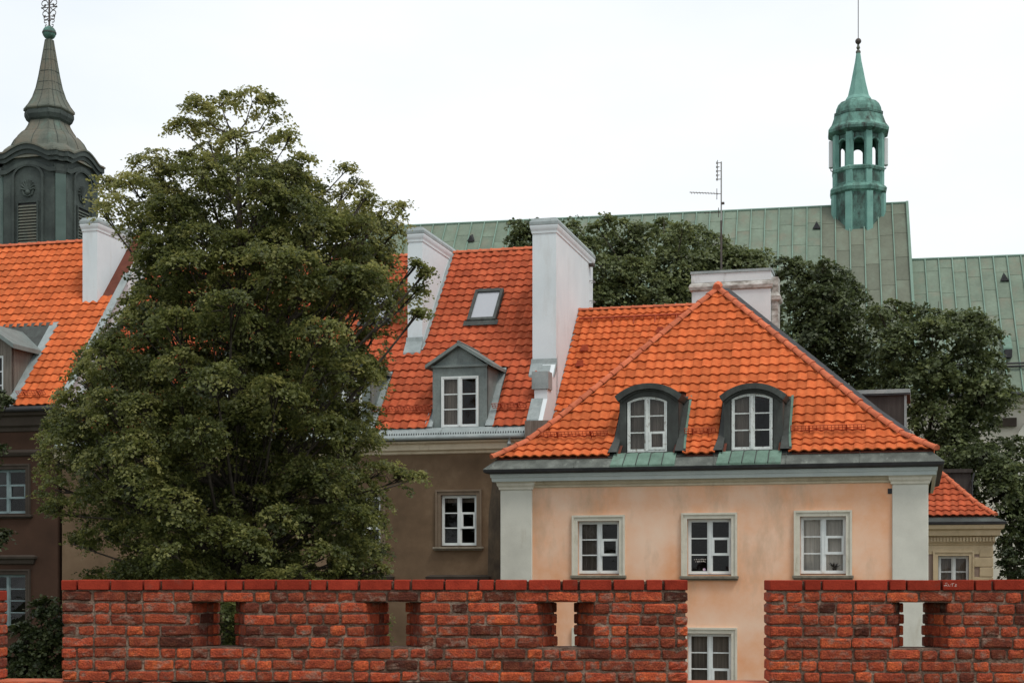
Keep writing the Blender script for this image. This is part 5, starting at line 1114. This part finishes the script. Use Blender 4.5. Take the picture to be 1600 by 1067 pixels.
# big linden in front of the brown house
YT = 29.0; mp_ = FPX/YT
SIL = [(130, 375, 405), (155, 290, 440), (190, 272, 462), (235, 268, 465), (262, 270, 470), (300, 255, 485), (335, 225, 500), (370, 225, 585), (410, 225, 615), (450, 228, 615), (500, 215, 605), (550, 150, 600), (600, 100, 590), (650, 80, 570), (700, 66, 575), (740, 64, 610), (790, 68, 585), (840, 90, 575), (890, 115, 585), (960, 130, 610), (1060, 180, 560)]
def sil(py):
    for (a, l0, r0), (b, l1, r1) in zip(SIL, SIL[1:]):
        if py <= b: t = (py-a)/(b-a); return l0+(l1-l0)*t, r0+(r1-r0)*t
    return SIL[-1][1:]
CL = []
def clump(px, py, rp, dy=0.0, sq=0.85, tb=0.0):
    x, y, z = pt3(px, py, YT+dy); CL.append((x, y, z, rp/FPX*(YT+dy), sq, tb))
# outline lobes, read off as masses of the crown
for a in ((395, 152, 30), (422, 172, 26), (345, 160, 28), (310, 170, 30), (290, 205, 28), (325, 215, 36), (370, 225, 28), (430, 228, 26), (452, 215, 20), (402, 250, 30), (345, 265, 42), (290, 255, 26), (470, 255, 24),
          (230, 258, 34), (262, 285, 40), (200, 290, 32), (160, 290, 24), (180, 325, 30), (215, 350, 30), (150, 325, 18), (440, 290, 46), (485, 285, 24), (500, 315, 24), (555, 262, 14), (572, 280, 16), (553, 300, 20), (585, 305, 14), (575, 330, 24), (540, 330, 22), (525, 345, 28), (618, 325, 22), (642, 322, 14), (598, 352, 26), (636, 355, 18),
          (598, 395, 36), (664, 412, 12), (680, 422, 8), (672, 450, 11), (668, 485, 9), (608, 440, 32), (610, 490, 22), (595, 530, 34), (612, 572, 18), (228, 400, 22), (222, 440, 20), (190, 462, 9), (232, 470, 24), (225, 505, 24), (172, 538, 24), (145, 560, 28), (120, 590, 30), (100, 612, 18), (110, 640, 40), (90, 680, 36), (80, 720, 32), (78, 760, 28), (90, 800, 34), (105, 845, 26), (590, 590, 30), (580, 640, 26), (575, 690, 34), (610, 735, 30), (645, 745, 20), (668, 742, 12), (600, 780, 28), (585, 820, 30), (575, 865, 30), (600, 890, 22), (560, 905, 40), (575, 795, 26), (570, 840, 30)):
    clump(a[0] + (-14 if a[0] > 480 else (8 if a[0] < 240 else 0)), a[1]+5, a[2]*(0.9 if a[0] > 480 else 1), random.gauss(0.3, 0.7), 0.85, 0.3 if a[1] < 400 else 0.06)  # upper lobes tinted paler: blossom bracts, plus bright sky light painted into the leaves
# body of the crown: masses over the near side, then a darker fill behind them
py = 275
while py < 1040:
    l, r = sil(py); hw = (r-l)/2; xc = (l+r)/2; n = max(2, int((r-l)/54))
    for i in range(n):
        px = l + (r-l)*(i+0.5+random.uniform(-.25, .25))/n; u = (px-xc)/hw
        dep = (2.6 if py > 420 else 1.5)*math.sqrt(max(0.05, 1-u*u))
        rp = random.uniform(34, 52)
        if abs(u) < 1 - 0.6*rp/hw:
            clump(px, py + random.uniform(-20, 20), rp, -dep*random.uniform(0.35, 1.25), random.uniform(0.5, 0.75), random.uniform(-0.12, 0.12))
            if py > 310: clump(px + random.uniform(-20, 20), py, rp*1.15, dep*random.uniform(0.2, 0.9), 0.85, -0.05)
    py += 50
lx, ly = pt3(372, 900, YT)[0], YT+0.2
linden = bpy.data.objects.new('linden_tree', None); C.objects.link(linden); linden.location = (lx, ly, 0)
tag(linden, 'tall full-crowned linden tree in front of the brown house', 'tree')
CL = [(x-lx, y-ly, z, r, sq, tb) for x, y, z, r, sq, tb in CL]
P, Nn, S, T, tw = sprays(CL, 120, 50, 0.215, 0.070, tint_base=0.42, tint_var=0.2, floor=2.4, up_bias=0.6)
fk = [pt3(372, p_, YT) for p_ in (900, 780, 660, 560, 470, 390, 330, 270, 215)]
fk = [(a-lx + random.gauss(0, .05), b-ly, c) for a, b, c in fk]
fk += []
limbs(linden, (0, 0, 0), fk, CL, 0.26, tw, 500)
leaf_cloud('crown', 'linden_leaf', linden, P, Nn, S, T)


# maples behind the houses
def bg_tree(label, px0, Y, clumps, leaf=0.14, tb=0.45, dens=74, trunk=0.22, group='trees behind the tiled roofs', mat='maple_leaf', base_z=0.0, name='maple_tree', leaves=32, spread=0.36, floor=1.0, auto=0):
    x0 = (px0-800)/FPX*Y; e = bpy.data.objects.new(name, None); C.objects.link(e); e.location = (x0, Y, base_z); tag(e, label, 'tree' if name.endswith('tree') else 'plant', group)
    cl = []
    for c in clumps:
        px, py_, rp = c[:3]; dy = c[3] if len(c) > 3 else random.gauss(0, 0.9); x, y, z = pt3(px, py_, Y+dy); cl.append((x-x0, y-Y, z-base_z, rp/FPX*(Y+dy), random.uniform(0.7, 0.9), random.uniform(-.08, .08)))
    P, Nn, S, T, tw = sprays(cl, dens, leaves, spread, leaf, tint_base=tb, tint_var=0.17, floor=floor-base_z)
    zs = [c[2] for c in cl]; top = max(zs); low = max(1.5, min(zs)*0.6) if name.endswith('tree') else 0.5
    fk = [(random.gauss(0, .15), random.gauss(0, .15), low + (top-low)*i/6) for i in range(7)]
    limbs(e, (0, 0, 0), fk, cl, trunk, tw, 60); leaf_cloud('crown', mat, e, P, Nn, S, T, 1.0); return e
def mass(rows, step=46, rp=(30, 44)):
    out_ = []
    for py_, l, r in rows:
        n = max(1, int((r-l)/step))
        for i in range(n):
            px = l + (r-l)*(i+0.5+random.uniform(-.3, .3))/n
            out_.append((px, py_ + random.uniform(-12, 12), random.uniform(*rp), -random.uniform(0.5, 2.2)))
    return out_
bg_tree('round maple crown between the tall white chimney and the broad chimney', 1040, 60.0,
        [(948, 345, 10, 0), (935, 358, 14, 0), (975, 350, 8, 0), (910, 385, 22), (895, 350, 12), (898, 372, 14), (950, 385, 28), (1000, 368, 24), (1040, 362, 22), (1068, 355, 14), (1090, 370, 22), (1060, 385, 30), (1120, 380, 18), (1150, 400, 20), (1175, 402, 14), (1192, 395, 9), (1130, 410, 30), (980, 400, 34)] + mass([(420, 915, 1190), (460, 910, 1190), (500, 905, 1200), (550, 900, 1200), (610, 920, 1200)]), tb=0.55)
bg_tree('maple top peeking out behind the tall white chimney', 815, 64.0,
        [(805, 352, 12, 0), (815, 368, 18, 0), (800, 378, 12, 0), (825, 385, 20, 0), (835, 360, 16, 0)] + mass([(420, 790, 880), (480, 800, 880), (560, 800, 880)]), tb=0.35)
bg_tree('dark maple crown beside the broad chimney above the right hip', 1260, 57.0,
        [(1225, 412, 14), (1250, 420, 20), (1290, 415, 12), (1300, 430, 20), (1235, 445, 30), (1280, 450, 32), (1320, 450, 24), (1335, 470, 22), (1300, 480, 34)] + mass([(480, 1215, 1345), (520, 1225, 1370), (560, 1235, 1390), (605, 1270, 1400), (655, 1330, 1420), (710, 1400, 1470)]), tb=0.22)
bg_tree('broad maple crown before the green choir roof', 1460, 54.0,
        [(1372, 490, 16), (1395, 478, 14), (1420, 486, 16), (1445, 495, 20), (1480, 500, 18), (1510, 498, 20), (1535, 515, 18), (1552, 522, 10), (1530, 545, 26), (1545, 580, 22), (1540, 620, 26), (1550, 645, 14), (1525, 660, 26), (1500, 690, 28), (1400, 510, 26)] + mass([(530, 1375, 1540), (570, 1385, 1550), (610, 1395, 1555), (655, 1410, 1540), (700, 1430, 1520), (750, 1450, 1530)]), tb=0.36)
bg_tree('low dark maple to the right of the cream house', 1580, 52.0,
        [(1530, 710, 20), (1560, 702, 22), (1590, 700, 18), (1615, 705, 22), (1505, 730, 22), (1480, 715, 18)] + mass([(735, 1490, 1640), (775, 1520, 1640), (815, 1555, 1640), (850, 1560, 1640)]), tb=0.28)
bg_tree('dense dark ivy mass beside the quoins of the cream house', 1590, 46.5, mass([(858, 1565, 1640), (885, 1562, 1640), (920, 1562, 1640), (960, 1562, 1640)], 30, (16, 24)), leaf=0.10, tb=0.22, dens=200, trunk=0.05, group=None, mat='ivy_leaf', name='ivy_bush', spread=0.2)
bg_tree('leafy bush in the gap between the merlons below the dark house', 50, 30.0,
        [(75, 945, 16, 0), (60, 950, 14, 0), (85, 965, 18, 0), (38, 985, 18, 0), (30, 1020, 22, 0), (60, 1000, 26, 0), (85, 1010, 24, 0), (50, 1040, 30, 0), (90, 1050, 26, 0), (25, 1060, 26, 0), (110, 980, 24, 0.4), (120, 1030, 28, 0.4)], leaf=0.075, tb=0.45, dens=330, trunk=0.05, group=None, mat='ivy_leaf', name='hedge_bush', spread=0.16)
bg_tree('flowering shrub branch hanging in from the left by the dark house', -40, 31.0,
        [(-30, 628, 26, 0), (2, 622, 14, 0), (14, 628, 7, 0), (-20, 705, 20, 0), (2, 700, 8, 0), (-20, 838, 22, 0), (4, 835, 9, 0), (-60, 660, 40, 0), (-60, 760, 40, 0), (-60, 860, 40, 0)], leaf=0.075, tb=0.4, dens=90, trunk=0.08, group=None, mat='ivy_leaf', name='shrub_tree', spread=0.16)

# ================================================================== brick wall with merlons and splayed loopholes
FW = Fr(0.0, 14.0, 0.035); TH = 0.42
wall = FW.root('brick_wall', 'old red brick battlement wall with splayed loopholes and smooth coping course', 'wall')
wall.location.z = 0
CP = 0.1052; zTop = EYE - (904.5-HOR)/FPX*14.0
LS, LH, BH = 0.285, 0.137, 0.0885
def brick_mesh(L, h, rough, mat, seed, depth=0.2):
    rr = random.Random(seed); V = []; F = []
    bev = 0.013 if rough else 0.006
    xs = [0, bev, L*rr.uniform(.3, .45), L*rr.uniform(.55, .7), L-bev, L] if L > 0.2 else [0, bev, L*rr.uniform(.4, .6), L-bev, L]
    zs = [0, bev, h*0.5, h-bev, h] if L < 0.2 else [0, bev, h-bev, h]
    nx, nz = len(xs)-1, len(zs)-1
    chips = [(rr.random()*L, rr.choice((0, 1))*h, rr.uniform(0.03, 0.06)) for _ in range(rr.randint(0, 3) if rough else 0)]
    for j in range(nz+1):
        for i in range(nx+1):
            x = xs[i]; z = zs[j]; y = 0.0; ex = i in (0, nx); ez = j in (0, nz)
            if ex or ez: y += bev*0.7
            if ex and ez: x += bev*0.5 if i == 0 else -bev*0.5; z += bev*0.5 if j == 0 else -bev*0.5; y += bev*0.4
            if rough:
                y += rr.uniform(-0.004, 0.004); x += rr.uniform(-.003, .003); z += rr.uniform(-.0035, .0035)
                for cx_, cz2, cr_ in chips:
                    d = math.hypot(x-cx_, z-cz2)
                    if d < cr_: y += 0.007*(1-d/cr_); z += (0.006 if cz2 == 0 else -0.006)*(1-d/cr_)
            V.append((x, y, z))
    w_ = nx+1
    for j in range(nz):
        for i in range(nx): F.append((j*w_+i, j*w_+i+1, (j+1)*w_+i+1, (j+1)*w_+i))
    rim = [i for i in range(w_)] + [j*w_+nx for j in range(1, nz+1)] + [nz*w_+i for i in range(nx-1, -1, -1)] + [j*w_ for j in range(nz-1, 0, -1)]
    n0 = len(V); V += [(V[i][0], depth, V[i][2]) for i in rim]; k = len(rim)
    for i in range(k): F.append((rim[(i+1) % k], rim[i], n0+i, n0+(i+1) % k))
    m = MB(); m.add(V, F); return m, m.mesh('brick', mat, False, False)
BR = {}
for t_, L_ in (('S', LS), ('H', LH)):
    for q in range(9): BR[(t_, q, 0)] = brick_mesh(L_, BH, True, 'brick', 100+q+(50 if t_ == 'H' else 0))
    for q in range(4): BR[(t_, q, 1)] = brick_mesh(L_, BH*1.0, False, 'cap_brick', 200+q+(50 if t_ == 'H' else 0))
wx = lambda px: FW.X(px)
merl = [(wx(-900), wx(-14), 1), (wx(96), wx(1074.5), 0), (wx(1203), wx(2500), 0)]     # x range and how many courses lower
loops = [(297, 381, 343, 371), (572, 657, 608, 637), (838, 926, 869, 898), (1398, 1483, 1408, 1441)]
LO = []
for a, b, c, d in loops: LO.append((wx(a), wx(b), FW.X(c, TH), FW.X(d, TH)))
cand = []
def lay(x, z, t_, L, cap, yoff=0.0, deep=1.0):
    cand.append((x, z, t_, L, cap, yoff, deep))
def course(xa_, xb_, z, cap, rr, first=False, ends=(True, True)):
    x = xa_; seq = rr.randint(0, 3); k = 0
    while x < xb_ - 0.03:
        t_ = 'SH'[(k+seq) % 2] if not cap else ('S' if (k+seq) % 3 else 'H')
        if not cap and rr.random() < 0.28: t_ = 'S' if t_ == 'H' else 'H'
        jn = rr.uniform(0.012, 0.026) if not cap else rr.uniform(0.018, 0.030)
        L = (LS if t_ == 'S' else LH)*rr.uniform(0.95, 1.04)
        if xb_ - (x+L+jn) < 0.09: L = xb_-x
        if L > 0.36: L = L*0.55 if L > 0.4 else L
        t2_ = 'S' if L > 0.2 else 'H'
        end = (ends[0] and k == 0) or (ends[1] and x+L > xb_-0.02)
        lay(x, z + (rr.gauss(0, 0.0012) if cap else rr.gauss(0, 0.003)), t2_, L, cap, rr.gauss(0, 0.0035) if not cap else rr.gauss(-0.010, 0.002), 2.08 if end else 1.0)
        x += L + jn; k += 1
NC = 18
rrb = random.Random(21)
for (a, b, low) in merl:
    for c in range(NC):
        z = zTop - (c+1)*CP + 0.005
        if c < low: continue
        cap = 1 if c == low else 0
        if c >= 9: continue
        spans = [(a, b)]
        if 2 <= c <= 5:
            for lo in LO:
                if lo[0] > a and lo[1] < b:
                    (s0, s1) = spans.pop(); j1 = rrb.gauss(0, 0.012); j2 = rrb.gauss(0, 0.012); spans += [(s0, lo[0]+j1), (lo[1]+j2, s1)]
        for s0, s1 in spans: course(s0, s1, z, cap, rrb, ends=(s0 == a, s1 == b))
for c in range(9, NC): course(merl[0][0], merl[2][1], zTop-(c+1)*CP+0.005, 0, rrb, ends=(False, False))
# bricks lining the splayed cheeks of the loopholes
for (m0, m1, s0, s1) in LO:
    for side, (mx0, sx) in enumerate(((m0, s0), (m1, s1))):
        for c in range(2, 6):
            z = zTop-(c+1)*CP+0.005; tot = math.hypot(sx-mx0, TH-0.05); f = rrb.choice((0.36, 0.62)); pos = 0.0
            for Lf in (f, 1-f): cand.append(('cheek', mx0, sx, z, pos, tot*Lf-0.013, side, tot)); pos += tot*Lf
def rank(c):
    if c[0] == 'cheek': return (1, 0)
    px, py_ = FW.pix(c[0]+c[3]/2, 0, c[1]+BH/2); return (0 if -30 < px < 1630 and py_ < 1068 else 2, -c[1])
cand.sort(key=rank); nb = 0; rest = MB()
for c in cand:
    if c[0] == 'cheek':
        _, mx0, sx, z, pos, L, side, tot = c; d = Vector((sx-mx0, TH-0.05)).normalized(); t_ = 'S' if L > 0.2 else 'H'; cap = 0
        p = Vector((mx0, 0.035)) + d*pos; e = Vector((d.x, d.y, 0))
        inn = Vector((d.y, -d.x, 0)) if side == 0 else Vector((-d.y, d.x, 0))       # into the opening
        xa_ = e if side == 1 else -e; org = Vector((p.x, p.y, z)) + (e*L if side == 0 else Vector())
        if side == 0: xa_ = -e
        B = Matrix((xa_, -inn, Vector((0, 0, 1)))).transposed()
        if B.determinant() < 0: B = Matrix((-xa_, -inn, Vector((0, 0, 1)))).transposed(); org = org + xa_*L
        sc = Matrix.Diagonal((L/(LS if t_ == 'S' else LH), 0.5, 1, 1)); mt = Matrix.Translation(org) @ B.to_4x4() @ sc
    else:
        x, z, t_, L, cap, yo, deep = c; sc = Matrix.Diagonal((L/(LS if t_ == 'S' else LH), deep, 1.06 if cap else 1, 1))
        j = Matrix.Rotation(random.gauss(0, 0.006 if not cap else 0.002), 4, 'Y')
        mt = Matrix.Translation((x, yo, z)) @ j @ sc
    mm, me = BR[(t_, random.randrange(4 if cap else 9), cap)]
    nm = 'coping_brick' if cap else 'brick'
    if cap and rank(c)[0] == 0: link(nm, me, wall, mt)
    elif not cap and nb < 300 and rank(c)[0] < 2: link(nm, me, wall, mt); nb += 1
    else: rest.add([mt @ Vector(v) for v in mm.v], mm.f, random.random())
tag(rest.obj('brick_field', 'brick', wall, False, False), kind='stuff')
# mortar core behind the faces
IN = 0.019; zsil = zTop - 9*CP
for (a, b, low) in merl:
    m = MB(); z2, z6 = zTop-2*CP, zTop-6*CP
    m.box(a+IN, b-IN, IN, TH-IN, z2 - (CP if low else 0)*0, zTop-(low+1)*CP+0.004); m.box(a+0.06, b-0.06, 0.055, TH-0.05, zTop-(low+1)*CP+0.0, zTop-low*CP-0.02)
    inside = [lo for lo in LO if lo[0] > a and lo[1] < b]; L_, R_ = (a+IN, a+IN), None; cur = (a+IN, a+IN)
    for lo in inside + [None]:
        nxt = (lo[0]-IN, lo[2]-IN) if lo else (b-IN, b-IN)
        m.prism([(cur[0], IN, z6), (nxt[0], IN, z6), (nxt[1], TH-IN, z6), (cur[1], TH-IN, z6)], (0, 0, z2-z6))
        if lo: cur = (lo[1]+IN, lo[3]+IN)
    m.box(a+IN, b-IN, IN, TH-IN, zsil-0.003, z6)
    m.obj('mortar', 'mortar', wall)
m = MB(); m.box(merl[0][0], merl[2][1], IN, TH-IN, 0, zsil-0.02); m.obj('mortar', 'mortar', wall)
for (a, b) in ((merl[0][1], merl[1][0]), (merl[1][1], merl[2][0])):
    m = MB(); m.box(a, b, 0.03, TH-0.01, zsil-0.02, zsil-0.004); m.obj('gap_sill', 'hip_tile', wall)
# toothed brick ends at the back of the loopholes
for (m0, m1, s0, s1) in LO:
    for c in range(2, 6):
        z = zTop-(c+1)*CP+0.005
        for s, xx in ((-1, s0), (1, s1)):
            o_ = rrb.uniform(-0.004, 0.014); m = MB(); xa_, xb_ = (xx-0.12, xx+o_) if s < 0 else (xx-o_, xx+0.12); m.box(xa_, xb_, TH-0.09, TH, z, z+BH); soft(m.obj('brick_end', 'brick', wall), 0.008, 1)
# pale scribble scratched on one coping brick
m = MB(); x0_ = wx(1476); z0_ = zTop - 0.066
def stroke(pts): m.tube([(x0_+a*0.001, -0.0065, z0_+b*0.001) for a, b in pts], 0.0022, 4)
stroke([(0, 0), (6, 30), (22, 34), (24, 22), (8, 16), (26, 2)]); stroke([(34, 22), (34, 4), (46, 2), (50, 22)]); stroke([(56, 24), (84, 28)]); stroke([(70, 26), (66, 0)]); stroke([(106, 22), (92, 20), (92, 12), (106, 8), (102, 0), (88, 2)]); stroke([(-10, 10), (20, 8)])
tag(m.obj('scratched_scribble', 'chalk', wall), kind='stuff')
